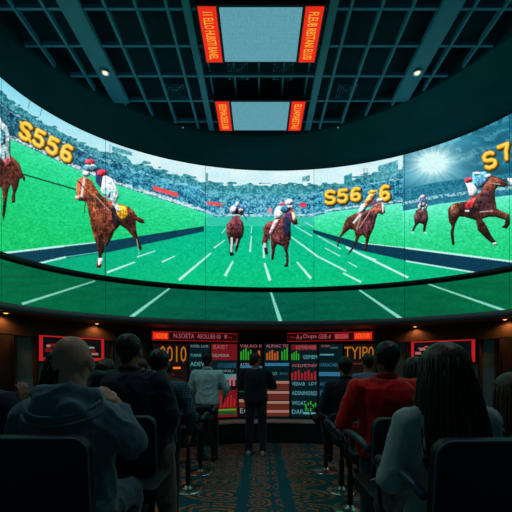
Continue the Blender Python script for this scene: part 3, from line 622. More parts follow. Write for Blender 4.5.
boards = [
 (152, 187.5, 'dbr', 'dark brown odds board with glowing orange numerals at left end', [('t', (159, 346, 186, 362), 'gold', '0010'), ('r', (164, 367, 180, 369), 'org'), ('r', (172, 381, 184, 382.5), 'brn'), ('r', (166, 374, 174, 375), 'redp')]),
 (188.5, 210, 'dteal', 'dark teal odds board with three thin text rows beside the orange numerals', [('t', (190, 345, 208, 347.4), 'white', 'AOEIL LOIE'), ('t', (190, 354, 201, 356.6), 'tealb', 'TUBAIE'), ('t', (190, 362, 204, 366), 'tealb', 'ADEV'), ('r', (191, 372, 206, 374), 'blue')]),
 (211, 237.5, 'redp', 'red topped odds board with blue bar and red columns behind white shirted man', [('t', (213, 345, 227, 349), 'pink', 'IELAOEI 7'), ('t', (212, 354, 229, 357), 'white', 'DELMOINA'), ('r', (211.5, 360, 237, 389), 'dteal'), ('r', (217, 363, 236, 368), 'blue'), ('t', (213, 370, 233, 372), 'white', 'ANTIRELI'), ('r', (222, 374, 236, 380), 'tealb'), ('b', (224, 376, 236, 386), 'pink', 3), ('r', (213, 386, 236, 390), 'dk'), ('b', (213, 388, 232, 393), 'dgreen', 2), ('b', (213, 395, 236, 407), 'rbar', 7), ('r', (213, 409, 236, 410.5), 'green'), ('r', (213, 411.5, 236, 414.5), 'dgreen')]),
 (238.5, 263, 'dk', 'odds board with green columns and pink heading behind navy suited man', [('t', (240, 344.5, 261, 347.5), 'pink', 'VALAO II'), ('b', (240, 348, 252, 360), 'green', 5), ('b', (254, 349, 261, 360), 'obar', 2), ('t', (240, 363, 250, 366), 'white', 'AOEL'), ('r', (240, 366, 262, 368), 'blue'), ('r', (239, 384, 262, 392), 'dgreen'), ('r', (239, 399, 262, 402), 'beige'), ('r', (239, 402.5, 262, 407), 'brn'), ('t', (240, 408, 250, 413), 'white', 'EO')]),
 (264, 289.5, 'dteal', 'odds board with orange bars on top and brown striped rows beneath', [('t', (266, 344.5, 288, 347.5), 'pink', 'ALINAC TIS'), ('b', (266, 350, 279, 360), 'obar', 5), ('b', (281, 348, 288.5, 360), 'green', 3), ('r', (265, 363, 289, 366), 'blue'), ('t', (267, 372, 277, 375), 'tealb', 'UEAO'), ('t', (280, 372.5, 288, 374.5), 'blue', 'DIO')]
   + [(k, (264.5, y, 289, y+h_), c) for y in (381, 391, 401, 410) for k, h_, c in (('r', 2.6, 'beige'),)] + [('r', (264.5, y+3, 289, y+9-(y > 405)*3), 'brn') for y in (381, 391, 401, 410)]),
 (290.5, 317.5, 'dteal', 'odds board with red bars midway and green bars in its lower corner', [('r', (291, 345, 317, 350), 'redp'), ('t', (296, 345.6, 316, 349.4), 'pink', 'EISTMEWEIE'), ('b', (291, 351, 300, 360), 'green', 4), ('t', (303, 355, 317, 359), 'tealb', 'GEIMBM'), ('t', (292, 364, 317, 367), 'pink', 'AOELMEYNEV'), ('b', (291, 370, 317, 380), 'rbar', 8), ('t', (292, 382, 305, 385.5), 'tealb', 'VEEAAB'), ('t', (309, 382, 317, 385), 'tealb', 'LDT'), ('t', (292, 391, 317, 395), 'tealb', 'ADSNINISRES'), ('t', (292, 401, 306, 405), 'tealb', 'WIOAT'), ('b', (305, 401, 317, 411), 'green', 5), ('t', (292, 409.5, 303, 414), 'tealb', 'DAP'), ('r', (303, 412, 317, 414), 'tealb')]),
 (318.5, 343, 'dteal', 'dark green odds board with blue text rows left of the gold numerals', [('t', (321, 345, 330, 347), 'pink', 'AOEIN'), ('t', (331, 347, 338, 348.6), 'white', 'DIUNA'), ('r', (319, 352, 342, 359), 'dteal'), ('r', (320, 354, 334, 355.4), 'tealb'), ('t', (320, 363, 341, 366.6), 'blue', 'HARAOAEIIV'), ('r', (319, 372, 342, 376), 'blue'), ('t', (320, 382, 334, 386), 'blue', 'AOIEDI'), ('t', (320, 390, 332, 396), 'blue', 'JOCOI'), ('r', (320, 401, 334, 405), 'blue'), ('r', (320, 409, 336, 411), 'dteal')]),
 (344, 376, 'dbr', 'dark odds board with tall gold letters behind the red sweater man', [('t', (344.5, 346.5, 374, 359), 'gold', 'TYIP0'), ('r', (346, 363, 372, 364.4), 'brn')]),
]
for x0, x1, base_, lb, items in boards:
    t, wd, h = wall_thing('odds_board', lb, 'odds board', x0, x1, 343.6, 417.5)
    bm = bmesh.new(); pan(bm, 0, 0, wd, h, .008, .03, .004); obj('casing', bm, M['black'], t)
    bm = bmesh.new(); pan(bm, .008, .008, wd-.016, h-.016, -.012, .008); obj('panel', bm, E[base_], t)
    content(t, wd, h, x0, x1, 343.6, 417.5, items)
def led_sign(x0, x1, lb, items):
    t, wd, h = wall_thing('led_sign', lb, 'sign', x0, x1, 332, 341.5, .10)
    bm = bmesh.new(); pan(bm, 0, 0, wd, h, .008, .03, .01); obj('housing', bm, M['black'], t)
    bm = bmesh.new(); r_ = .006; q = .012
    tube(bm, [(q, -.012, q), (wd-q, -.012, q), (wd-q, -.012, h-q), (q, -.012, h-q)], .0055, 6, True); obj('border', bm, emat('sign_border_red', (200, 40, 36)), t)
    bm = bmesh.new(); pan(bm, .014, .014, wd-.028, h-.028, -.0085, .003); obj('panel', bm, emat('sign_panel_red', (52, 6, 10)), t)
    content(t, wd, h, x0, x1, 332, 341.5, items)
led_sign(151, 237.5, 'long red LED sign over the boards on the left', [('r', (152.5, 333.6, 167, 340), 'red'), ('t', (155, 334.4, 166, 339.2), 'org', 'AOOR'), ('t', (172, 334, 192, 338.6), 'pink', 'N.SOETA'), ('t', (195, 334, 219, 338.4), 'pink', 'AEOLUE0 00'), ('t', (223, 333.8, 225.6, 338), 'pink', '8'), ('t', (227, 336, 231, 337.4), 'rbar', '~-')])
led_sign(287, 374, 'long red LED sign over the boards on the right', [('t', (291, 336, 296, 337.4), 'rbar', '~-'), ('t', (297, 334.4, 303, 338.6), 'pink', 'A.s'), ('t', (304, 333.8, 318, 339), 'pink', 'Oupa'), ('t', (320, 334.2, 332, 338.6), 'pink', 'GEIE-d'), ('r', (336, 333.8, 350, 339.4), 'rbar'), ('t', (337, 334.6, 349, 338.6), 'pink', 'EIODA'), ('r', (355, 333.4, 372, 340), 'red'), ('t', (356, 334.2, 370, 339), 'org', 'ADUVR')])
def red_screen(x0, x1, y0, y1, lb, pic):
    t, wd, h = wall_thing('framed_screen', lb, 'screen', x0, x1, y0, y1, .06)
    bm = bmesh.new(); pan(bm, 0, 0, wd, h, .01, .03, .004); obj('casing', bm, M['black'], t)
    bm = bmesh.new(); f_ = .048
    pan(bm, .01, .01, wd-.02, f_, -.012); pan(bm, .01, h-f_-.01+.03, wd-.02, f_-.03, -.012); pan(bm, .01, .01, f_, h-.02, -.0125); pan(bm, wd-f_-.01, .01, f_, h-.02, -.0125)
    obj('glowing_border', bm, E['frame_red'], t)
    bm = bmesh.new(); pan(bm, f_+.01, f_+.01, wd-2*f_-.02, h-f_-.05, -.011); sn = obj('screen', bm, E['dk'], t)
    r = random.Random(3)
    for k in range(30):
        bm = bmesh.new(); ww = r.uniform(.05, .14); hh = r.uniform(.015, .05)
        X = f_+.02+r.random()*(wd-2*f_-.06-ww); Zz = f_+.03+r.random()*(h-f_-.12-hh); pan(bm, X, Zz, ww, hh, -.0165-.0003*k, .002)
        obj('picture_block', bm, E[r.choice(pic)], sn)
red_screen(38, 104, 336.5, 361.5, 'red bordered wall screen on the left, behind the bald man', ['white', 'pink', 'beige', 'redp', 'dk'])
red_screen(411, 476, 340, 362.5, 'red bordered wall screen on the right, behind the long haired woman', ['white', 'blue', 'dk', 'pink', 'rbar'])
# wall stiles, curtains
ti = 9
for px in (14.5, 36, 112, 148, 379, 408, 480, 497):
    p = ray_ell(px, WA-.02, WB-.02); bm = bmesh.new(); box(bm, (p.x, p.y, 1.18), (.045, .05, 1.52)); struct(obj('trim_%d' % ti, bm, M['wood'])); ti += 1
for (xa, xb, lb) in ((-14, 12.5, 'dark pleated curtain at the left edge of the room'), (499, 524, 'dark pleated curtain at the right edge of the room')):
    t, wd, h = wall_thing('curtain', lb, 'curtain', xa, xb, 338, 470, .09)
    t.location.z = .43; bm = bmesh.new(); n = 60; r1 = []; r2 = []
    for k in range(n+1):
        x = wd*k/n; y = .035*math.sin(k*1.05)
        r1.append(bm.verts.new((x, y, 0))); r2.append(bm.verts.new((x, y*.8, 1.51)))
    for k in range(n): bm.faces.new((r1[k], r1[k+1], r2[k+1], r2[k]))
    o = obj('drape', bm, M['curtain'], t, True); md = o.modifiers.new('s', 'SOLIDIFY'); md.thickness = .008
    bm = bmesh.new(); tube(bm, [(0, 0, 1.52), (wd, 0, 1.52)], .012); obj('rail', bm, M['dkmetal'], t)
# warm downlights under the soffit
for px, lb in ((6, 'soffit lamp nearest the left edge, glowing amber'), (97, 'soffit lamp over the left red screen, glowing amber'), (415, 'soffit lamp over the right red screen, glowing amber'), (505, 'soffit lamp nearest the right edge, glowing amber'), (345, 'dim soffit lamp above the right LED sign')):
    p = ray_ell(px, WA-.27, WB-.27); recessed('soffit_downlight', lb, (p.x, p.y, 2.212), .035, E['wgl'] if px != 345 else E['brn'])
    if px != 345:
        q_ = ray_ell(px, WA-.14, WB-.14); s_ = spot('soffit_beam', (q_.x, q_.y, 2.195), 5.5, (1, .42, .12), 150, .8)

# ------------------------------------------------------------------ seating
def rrect(wd, h, r, n=6):
    pts = []
    for cx, cz, a0 in ((wd/2-r, h/2-r, 0), (-wd/2+r, h/2-r, 90), (-wd/2+r, -h/2+r, 180), (wd/2-r, -h/2+r, 270)):
        for k in range(n+1): a = math.radians(a0+90*k/n); pts.append((cx+r*math.cos(a), cz+r*math.sin(a)))
    return pts
def pad(bm, wd, h, r, th, M4, bulge=.012):
    P = rrect(wd, h, r); rings = []
    for s, y in ((1-.05, -th/2-bulge*.4), (1-.012, -th/2), (1, -th/4), (1, th/4), (1-.012, th/2), (1-.05, th/2+bulge*.4)):
        rings.append([bm.verts.new(M4@Vector((x*s, y, z*s))) for x, z in P])
    m = len(P)
    for a, b in zip(rings, rings[1:]):
        for i in range(m): bm.faces.new((a[i], a[(i+1) % m], b[(i+1) % m], b[i]))
    for rg, y in ((rings[0], -th/2-bulge), (rings[-1], th/2+bulge)):
        c = bm.verts.new(M4@Vector((0, y, 0)))
        for i in range(m): bm.faces.new((rg[i], rg[(i+1) % m], c))
def seat_base(t, zs, R=.23, ring=True):
    bm = bmesh.new(); lathe(bm, [(R, 0), (R, .008), (R*.93, .018), (R*.5, .026), (.05, .04), (.035, .06)]); obj('base', bm, M['chrome'], t, True)
    bm = bmesh.new(); lathe(bm, [(.03, .05), (.03, zs*.5), (.022, zs*.5+.01), (.022, zs-.06), (.07, zs-.045), (.09, zs-.03)]); obj('post', bm, M['dkmetal'], t, True)
    if not ring: return
    bm = bmesh.new(); tube(bm, [(.17*math.cos(a), .05+.17*math.sin(a), .30) for a in np.linspace(0, 2*PI, 25)[:-1]], .011, 8, True); tube(bm, [(0, 0, .30), (0, -.12, .30)], .011); obj('footrest', bm, M['chrome'], t, True)
def make_chair(label, loc, rz=0, back=(.94, 1.31), kind='bar_chair', zs=.80, arm=True, wd=.50, armz=1.13):
    t = thing(kind, label, 'chair', loc, rz)
    seat_base(t, zs, .19 if kind == 'bar_stool' else .23, kind != 'bar_stool')
    bm = bmesh.new(); pad(bm, wd-.04, .44, .07, .08, Matrix.Translation((0, 0, zs)) @ Matrix.Rotation(PI/2, 4, 'X')); obj('seat', bm, M['leather'], t, True)
    h = back[1]-back[0]; tilt = Matrix.Translation((0, -.24, (back[0]+back[1])/2)) @ Matrix.Rotation(math.radians(6), 4, 'X')
    bm = bmesh.new(); pad(bm, wd, h, .06, .05, tilt); br = obj('backrest', bm, M['leather'], t, True)
    bm = bmesh.new(); tube(bm, [tilt@Vector((x, -.024, z)) for x, z in rrect(wd-.004, h-.004, .06)], .0045, 6, True); obj('piping', bm, M['piping'], br, True)
    for s in (-1, 1):
        bm = bmesh.new(); tube(bm, [(s*.14, -.16, zs-.035), (s*.14, -.245, zs), (s*.14, -.262, back[0]+.06)], .012); obj('back_bracket', bm, M['dkmetal'], t, True)
    if arm:
        for s in (-1, 1):
            x = s*(wd/2+.012)
            bm = bmesh.new(); tube(bm, [(x, -.22, armz-.02), (x, -.10, armz+.005), (x, .1, armz+.005), (x, .25, armz-.015), (x, .30, armz-.05)], [.016, .02, .021, .019, .012], 10); am = obj('armrest', bm, M['arm'], t, True)
            bm = bmesh.new(); tube(bm, [(x, .26, armz-.03), (x*.98, .24, zs+.1), (x*.85, .16, zs-.03)], .010); obj('arm_support', bm, M['dkmetal'], am, True)
    return t
make_chair('black padded bar chair front left, back seen behind the bald man in hooded jacket', (-.905, 1.58, 0), .0, (.92, 1.318), wd=.54, arm=False)
make_chair('black padded bar chair between the bald man and the navy jacket man', (-.84, 2.27, 0), .0, (.92, 1.285), arm=False)
make_chair('black padded bar chair front right, back seen behind the long haired woman', (.895, 1.46, 0), 0, (.90, 1.335), wd=.60, armz=1.14)
make_chair('black padded bar chair right behind the man in the red sweater', (.86, 2.15, 0), 0, (.93, 1.295))
make_chair('black padded bar chair at the right edge behind the woman with brown hair', (1.50, 1.98, 0), 0, (.94, 1.26))
lowk = dict(back=(.86, .99), kind='bar_stool', zs=.76, wd=.40, armz=.93)
make_chair('low backed bar stool on right beside the red sweater man, nearest of its row', (.98, 3.18, 0), 0, **lowk)
make_chair('low backed bar stool on right, second from the camera in its row', (.98, 3.76, 0), 0, **lowk)
make_chair('low backed bar stool on right with glinting round base, third in its row', (1.02, 4.32, 0), 0, **lowk)
make_chair('low backed bar stool on right nearest the betting counter', (.97, 5.08, 0), 0, **lowk)
make_chair('low backed bar stool on left with bright chrome base beside the plaid shirt man', (-.88, 4.34, 0), 0, **lowk)
make_chair('low backed bar stool on left behind the white shirted man', (-.84, 5.02, 0), 0, **lowk)

# ------------------------------------------------------------------ people
def cloth(name, c, rough=.8, na=.15, sc_=30): return mat(name, L(*c), rough, spec=.25, noise_amt=na, nscale=sc_, sheen=.22)
def plaid(name, c1, c2):
    m = bpy.data.materials.new(name); m.use_nodes = True; nt = m.node_tree; b = nt.nodes['Principled BSDF']; tc = nt.nodes.new('ShaderNodeTexCoord')
    outs = []
    for ax in ('X', 'Z'):
        wv = nt.nodes.new('ShaderNodeTexWave'); wv.bands_direction = ax; wv.inputs['Scale'].default_value = 15; wv.inputs['Distortion'].default_value = .4; nt.links.new(tc.outputs['Object'], wv.inputs[0]); outs.append(wv.outputs['Fac'])
    mm = nt.nodes.new('ShaderNodeMath'); mm.operation = 'MAXIMUM'; nt.links.new(outs[0], mm.inputs[0]); nt.links.new(outs[1], mm.inputs[1])
    r = nt.nodes.new('ShaderNodeValToRGB'); r.color_ramp.elements[0].position = .72; r.color_ramp.elements[0].color = L(*c1); r.color_ramp.elements[1].position = .97; r.color_ramp.elements[1].color = L(*c2)
    nt.links.new(mm.outputs[0], r.inputs[0]); nt.links.new(r.outputs[0], b.inputs['Base Color']); b.inputs['Roughness'].default_value = .85
    return m
SK = {k: mat('skin_'+k, L(*c), .5, spec=.4, noise_amt=.06, nscale=40) for k, c in {'fair': (205, 150, 125), 'tan': (170, 115, 88), 'brown': (110, 72, 54)}.items()}
HR = {k: mat('hair_'+k, L(*c), .45, spec=.4, noise_amt=.5, nscale=12, stretch=(8, 8, 1), bump=.3) for k, c in {'black': (26, 24, 26), 'brown': (70, 48, 36), 'long': (58, 38, 28), 'grey': (120, 120, 122)}.items()}
EYE = mat('eye', L(50, 40, 34), .1)
def hand(bm, wrist, dirv, palm_n, side, curl=.5, s=1.0):
    """palm with five unequal bent fingers; dirv = fingers' direction, palm_n = direction the palm faces, side = +1 thumb towards dirv x palm_n"""
    d = Vector(dirv).normalized(); pn = Vector(palm_n); pn = (pn-d*pn.dot(d)).normalized(); lat = d.cross(pn)*side
    w0 = Vector(wrist)
    P = w0+d*.085*s
    for k in range(4):
        o = (k-1.5)*.0205*s; cap(bm, w0+lat*(-o)*.6+d*.012*s, P+lat*(-o), .013*s, .0115*s, 10)
    for k, ln in enumerate((.068, .077, .071, .056)):
        o = (k-1.5)*.0215*s; p = P+lat*(-o); a = curl*.5; v = d.copy()
        for j, fr in enumerate((.45, .32, .25)):
            v = (d*math.cos(a)+pn*math.sin(a)).normalized(); q = p+v*ln*fr*s; cap(bm, p, q, (.0092-.0008*j)*s, (.0086-.0009*j)*s, 8); p = q; a += curl*.9
    p = w0+lat*.018*s+d*.02*s; v = (d*.55+lat*.75+pn*.25).normalized()
    for ln, r in ((.04, .013), (.032, .0105), (.026, .0092)):
        q = p+v*ln*s; cap(bm, p, q, r*s, r*.9*s, 8); p = q; v = (v+d*.45+pn*curl*.4).normalized()
def person(label, loc, rz=0, H=1.75, wide=1.0, pose=None, skin='fair', hair='black', hairstyle='short', top=None, bottom=None, near=False, group=None, sleeve=1.0, shoe=None, hood=False, collar=None, head_yaw=0, amp=.008, seed=1, topext=.0, belly=0):
    t = thing('person', label, 'person', loc, rz, group); s = H/1.75
    J = dict(P=(0, 0, .95), N=(0, 0, 1.475), Hd=(0, .012, 1.625), shL=(-.183, 0, 1.40), shR=(.183, 0, 1.40), elL=(-.235, -.02, 1.14), elR=(.235, -.02, 1.14), wrL=(-.235, .10, .91), wrR=(.235, .10, .91),
             hipL=(-.088, 0, .92), hipR=(.088, 0, .92), knL=(-.10, .02, .50), knR=(.10, .02, .50), anL=(-.11, 0, .095), anR=(.11, 0, .095), hdL=(0, .15, -1), hdR=(0, .15, -1), pnL=(1, 0, 0), pnR=(-1, 0, 0), curl=.5)
    if pose: J.update(pose)
    W = lambda k: Vector((J[k][0]*wide if k not in ('Hd', 'N', 'P') else J[k][0], J[k][1], J[k][2]))*s
    P, N, Hd = W('P'), W('N'), W('Hd'); sx = (W('shR')-W('shL')).normalized(); sp = (N-P)
    hx = (W('hipR')-W('hipL')).normalized()
    secs0 = [(-.14, .115, .085), (-.06, .155, .108), (.05, .165, .112), (.2, .155, .105), (.38, .143, .100), (.55, .152, .108), (.72, .170, .116), (.86, .165, .105), (.94, .125, .085), (1.0, .075, .066), (1.04, .055, .056)]
    def torso(bm, off, t0=-1, t1=2, bel=0):
        ss = []
        for k, rx, ry in secs0:
            if k < t0 or k > t1: continue
            x = (hx.lerp(sx, min(1, max(0, k)))).normalized(); u = sp.normalized(); y = u.cross(x)*-1
            fb = bel*math.exp(-((k-.25)/.25)**2)
            ss.append((P+sp*k+Vector((0, 1, 0))*0+y*(-fb*.4), x*(rx*wide*s+off), y*((ry+fb*.5)*s*(.5+.5*wide)+off)))
        loft(bm, ss, 24)
    HR_ = Matrix.Rotation(math.radians(head_yaw), 3, 'Z')
    def hp(v): return Hd+HR_@(Vector(v)*s)
    # body: one surface
    bm = bmesh.new(); torso(bm, 0)
    cap(bm, N-Vector((0, 0, .05)), Hd+Vector((0, -.012, -.05))*s, .062*s*(.6+.4*wide), .055*s*(.6+.4*wide))
    for a in 'LR':
        sh, el, wr = W('sh'+a), W('el'+a), W('wr'+a); hi, kn, an = W('hip'+a), W('kn'+a), W('an'+a)
        cap(bm, N.lerp(sh, .35)-Vector((0, 0, .03)), sh, .06*s, .056*s); cap(bm, sh, el, .052*s, .040*s); cap(bm, el, wr, .041*s, .026*s)
        cap(bm, hi, kn, .083*s, .055*s); cap(bm, kn, an, .054*s, .036*s); cap(bm, kn.lerp(an, .28)+Vector((0, -.012, 0)), kn.lerp(an, .45)+Vector((0, -.01, 0)), .05*s, .04*s)
        cap(bm, an-Vector((0, .03, .04))*s, an+Vector((0, .13, -.055))*s, .034*s, .026*s)
        hand(bm, wr, J['hd'+a], J['pn'+a], 1 if a == 'L' else -1, J['curl'], s)
    # head
    ell(bm, hp((0, -.018, .030)), (.074*s, .092*s, .088*s), rot=HR_); ell(bm, hp((0, .018, -.02)), (.061*s, .070*s, .095*s), rot=HR_)
    cap(bm, hp((0, .03, -.085)), hp((0, .062, -.09)), .034*s, .022*s); cap(bm, hp((0, .084, .018)), hp((0, .104, -.022)), .008*s, .0135*s, 8)
    cap(bm, hp((-.022, .080, -.05)), hp((.022, .080, -.05)), .0085*s, .0085*s, 8); cap(bm, hp((-.018, .078, -.06)), hp((.018, .078, -.06)), .0085*s, .0085*s, 8)
    cap(bm, hp((-.04, .068, .03)), hp((.04, .068, .03)), .012*s, .012*s, 8)
    for q in (-1, 1):
        ell(bm, hp((q*.083, -.010, -.010)), (.012*s, .023*s, .036*s), 10, HR_@Matrix.Rotation(q*-.35, 3, 'Z')); cap(bm, hp((q*.084, -.014, .012)), hp((q*.086, -.022, -.008)), .007*s, .007*s, 6)
    body = remesh(bm, .0065 if near else .008, 3, .4); b_ = link('body', body, SK[skin], t, True)
    bm = bmesh.new()
    for q in (-1, 1): ell(bm, hp((q*.031, .074, .008)), (.012*s, .010*s, .009*s), 10)
    obj('eyes', bm, EYE, b_, True)
    # trousers
    vx = .010 if near else .014
    bm = bmesh.new(); torso(bm, .012, -1, .25)
    for a in 'LR':
        hi, kn, an = W('hip'+a), W('kn'+a), W('an'+a)
        cap(bm, hi, kn, .098*s, .072*s); cap(bm, kn, an+Vector((0, 0, -.01)), .072*s, .060*s)
    me = remesh(bm, vx, 4); folds(me, amp*.8, 9, seed+5, (1, 1, .6)); link('trousers', me, bottom, t, True)
    for a in 'LR':
        an = W('an'+a); bm = bmesh.new(); z0 = an.z-.095*s
        loft(bm, [((an.x, an.y+y, z0+h_*.5*s+.002), (r*s, 0, 0), (0, 0, h_*.5*s)) for y, r, h_ in ((-.075, .02, .05), (-.07, .036, .09), (-.02, .042, .11), (.04, .043, .09), (.10, .048, .065), (.15, .044, .05), (.185, .02, .03))], 16)
        obj('shoe', bm, shoe or M['shoe'], t, True)
    # top
    bm = bmesh.new(); torso(bm, .022+topext, -.07 if topext < .01 else -1, 1.0, belly)
    for a in 'LR':
        sh, el, wr = W('sh'+a), W('el'+a), W('wr'+a)
        cap(bm, N.lerp(sh, .22)-Vector((0, 0, .03)), sh-Vector((0, 0, .004)), .060*s+topext*.6, .071*s+topext*.8); cap(bm, sh, el, .073*s+topext, .058*s+topext*.8)
        e2 = el.lerp(wr, sleeve*.98); cap(bm, el, e2, .057*s+topext*.8, (.041 if sleeve > .6 else .052)*s+topext*.5)
    if hood:
        for k in range(9):
            a = math.radians(-200+k*220/8); a2 = math.radians(-200+(k+1)*220/8)
            c = N+Vector((0, -.015, .0)); p = lambda q: c+Vector((.115*math.cos(q), .085*math.sin(q)-.0, -.01+.035*max(0, -math.sin(q))))
            cap(bm, p(a), p(a2), .038, .038)
        ell(bm, N+Vector((0, -.115, -.055)), (.125, .05, .085)); ell(bm, N+Vector((0, -.125, -.12)), (.07, .035, .06))
    me = remesh(bm, vx, 4); folds(me, amp, 7.5, seed, (1, 1, .8)); tp = link('top', me, top, t, True)
    if collar:
        bm = bmesh.new(); c = N+Vector((0, .0, .022)); pts = [(c+Vector((.068*s*math.cos(q), .066*s*math.sin(q), .012*max(0, -math.sin(q))))) for q in np.linspace(0, 2*PI, 25)[:-1]]
        tube(bm, pts, .018*s, 8, True); o = obj('collar', bm, collar, tp, True)
    if hood:
        bm = bmesh.new()
        for dz, rr in ((.0, .150), (-.035, .168)):
            tube(bm, [N+Vector((rr*math.cos(q), -.045+.125*math.sin(q)*(1 if math.sin(q) < 0 else .5), dz-.02-.055*max(0, -math.sin(q)))) for q in np.linspace(PI*.98, PI*2.02, 22)], .007, 8)
        obj('hood_seam', bm, top, tp, True)
    # hair
    hm = HR[hair] if hair else None
    if hairstyle in ('short', 'curly'):
        bm = bmesh.new(); e = .012 if hairstyle == 'short' else .026
        ell(bm, hp((0, -.026, .040)), ((.0755+e)*s, (.088+e)*s, (.083+e)*s), rot=HR_); cap(bm, hp((0, -.06, -.01)), hp((0, -.058, -.045)), .062*s, .045*s)
        if hairstyle == 'short':
            for q in (-1, 1): cap(bm, hp((q*.066, .0, .03)), hp((q*.07, .012, -.0)), .014*s, .009*s)
        else: ell(bm, hp((0, -.035, .0)), (.105*s, .09*s, .09*s), rot=HR_)
        me = remesh(bm, .006 if near else .009, 2); folds(me, .004 if hairstyle == 'short' else .012, 40 if hairstyle == 'short' else 26, seed); link('hair', me, hm, t, True)
    elif hairstyle == 'long':
        me = long_hair(hp, s, seed, near, J.get('hairlen', .42)); link('hair', me, hm, t, True)
    return t
def long_hair(hp, s, seed, near, ln):
    bm = bmesh.new(); na = 150 if near else 70; nz = 34; prof = []
    grid = []
    for j in range(nz+1):
        v = j/nz
        if v < .3:
            a = v/.3*PI/2; z = .128-.108*(1-math.cos(a)); rx = .098*math.sin(a)+.002; ry = .115*math.sin(a)+.002; cy = -.018
        else:
            k = (v-.3)/.7; z = .02-ln*k; rx = .096+.034*math.sin(min(1, k*1.25)*PI*.5)-.05*max(0, k-.7); ry = .113-.04*k; cy = -.018-.075*k
        row = []
        for i in range(na+1):
            th = math.radians(-90-138+276*i/na)            # opening towards the face
            rgd = 1+min(1, v*2)*(.045*noise.noise(Vector((th*4, z*2, seed)))+.006*noise.noise(Vector((th*18, z*2, seed+4))))
            wv = .010*noise.noise(Vector((th*2, z*9, seed)))*v
            end = 1 if v < .8 else 1+.0*(v-.8)
            dz = -.3*(v-.7)**2*noise.noise(Vector((th*14, 0, seed))) if v > .7 else 0
            row.append(bm.verts.new(hp(((rx*rgd+wv)*math.cos(th), cy+(ry*rgd)*math.sin(th), z+dz))))
        grid.append(row)
    for a, b in zip(grid, grid[1:]):
        for i in range(na): bm.faces.new((a[i], a[i+1], b[i+1], b[i]))
    r = random.Random(seed)
    for k in range(260 if near else 60):               # loose locks along the outer surface
        th = math.radians(-90+r.uniform(-135, 135)); f_ = r.uniform(.98, 1.045); pts = []; zend = -ln*r.uniform(.85, 1.12); z0 = r.uniform(-.02, .06); fl = r.uniform(-.02, .035)
        for q in range(9):
            k2 = q/8; z = z0+(zend-z0)*k2; kk = max(0, (.02-z)/ln); rx = .096+.034*math.sin(min(1, kk*1.25)*PI*.5)-.04*max(0, kk-.7); ry = .113-.04*kk
            pts.append(hp(((rx*f_+fl*k2)*math.cos(th), -.018-.075*kk+(ry*f_+fl*k2)*math.sin(th), z)))
        tube(bm, pts, [.0017*(1-.8*q/8)+.0004 for q in range(9)], 4)
    me = bpy.data.meshes.new('hair'); bmesh.ops.recalc_face_normals(bm, faces=bm.faces); bm.to_mesh(me); bm.free()
    o = bpy.data.objects.new('tmp', me); COL.objects.link(o); md = o.modifiers.new('s', 'SOLIDIFY'); md.thickness = .006; md.offset = -1
    dg = bpy.context.evaluated_depsgraph_get(); dg.update(); out = bpy.data.meshes.new_from_object(o.evaluated_get(dg)); bpy.data.objects.remove(o); return out
M['shoe'] = mat('black_shoe', L(30, 28, 28), .4)
white_shoe = mat('white_soled_shoe', L(190, 190, 195), .5)
def seated(zs=.845, spine=.0, **k):
    d = dict(P=(0, -.04, zs+.06), N=(0, -.03+spine, zs+.585), Hd=(0, -.0+spine, zs+.735), shL=(-.172, -.03+spine, zs+.505), shR=(.172, -.03+spine, zs+.505), elL=(-.25, .0, zs+.24), elR=(.25, .0, zs+.24), wrL=(-.17, .22, zs+.17), wrR=(.17, .22, zs+.17),
             hipL=(-.09, -.02, zs+.05), hipR=(.09, -.02, zs+.05), knL=(-.13, .35, zs+.02), knR=(.13, .35, zs+.02), anL=(-.12, .26, .40), anR=(.12, .26, .40), hdL=(0.2, 1, -.1), hdR=(-.2, 1, -.1), pnL=(0, 0, -1), pnR=(0, 0, -1), curl=.5)
    d.update(k); return d
# front row
person('bald man in grey blue hooded jacket seated front left, raising one hand to his chin', (-.845, 1.60, 0), 0, 1.74, 1.0,
       seated(.87, shL=(-.17, -.03, .87+.49), shR=(.15, -.03, .87+.475), elR=(.27, .0, .87+.36), wrR=(.165, .06, .87+.545), hdR=(-.85, .1, .62), pnR=(-.5, .3, -.5), elL=(-.26, .02, .87+.26), curl=.9), 'fair', None, 'bald', cloth('grey_blue_jacket', (92, 122, 134)), cloth('slate_trousers', (70, 92, 104)), True, hood=True, amp=.013, seed=3, topext=.018, sleeve=.80, belly=.05)
person('long haired woman in pale top seated front right with her back to camera', (.785, 1.50, 0), 0, 1.67, .92,
       seated(.90, hairlen=.37), 'fair', 'long', 'long', cloth('pale_grey_top', (176, 196, 194)), cloth('dark_trousers', (44, 46, 52)), True, amp=.010, seed=8, topext=.004)
person('man in navy jacket and khaki trousers standing left behind the bald man', (-.985, 2.66, 0), math.radians(-6), 1.80, 1.18,
       dict(elL=(-.26, .0, 1.15), elR=(.27, -.02, 1.15), wrL=(-.15, .18, 1.02), wrR=(.2, .15, .98), P=(.10, 0, .95), hipL=(.03, 0, .92), hipR=(.21, 0, .92), knL=(.05, .02, .5), knR=(.24, .02, .5), anL=(.03, 0, .095), anR=(.26, 0, .095)), 'tan', 'black', 'short', cloth('navy_jacket', (22, 34, 56)), cloth('khaki_trousers', (120, 104, 90)), True, seed=4, topext=.02, amp=.010, collar=cloth('navy_collar', (26, 40, 62)))
person('man in bright red sweater and blue jeans standing right of the aisle', (.945, 2.60, 0), math.radians(4), 1.74, 1.18,
       dict(elL=(-.27, .02, 1.15), elR=(.27, .02, 1.15), wrL=(-.17, .20, 1.03), wrR=(.16, .2, 1.03)), 'brown', 'black', 'short', cloth('red_sweater', (255, 18, 10)), cloth('blue_jeans', (38, 62, 92)), True, seed=5, topext=.012, amp=.007, collar=cloth('red_collar', (190, 22, 20)), belly=.05, head_yaw=6)
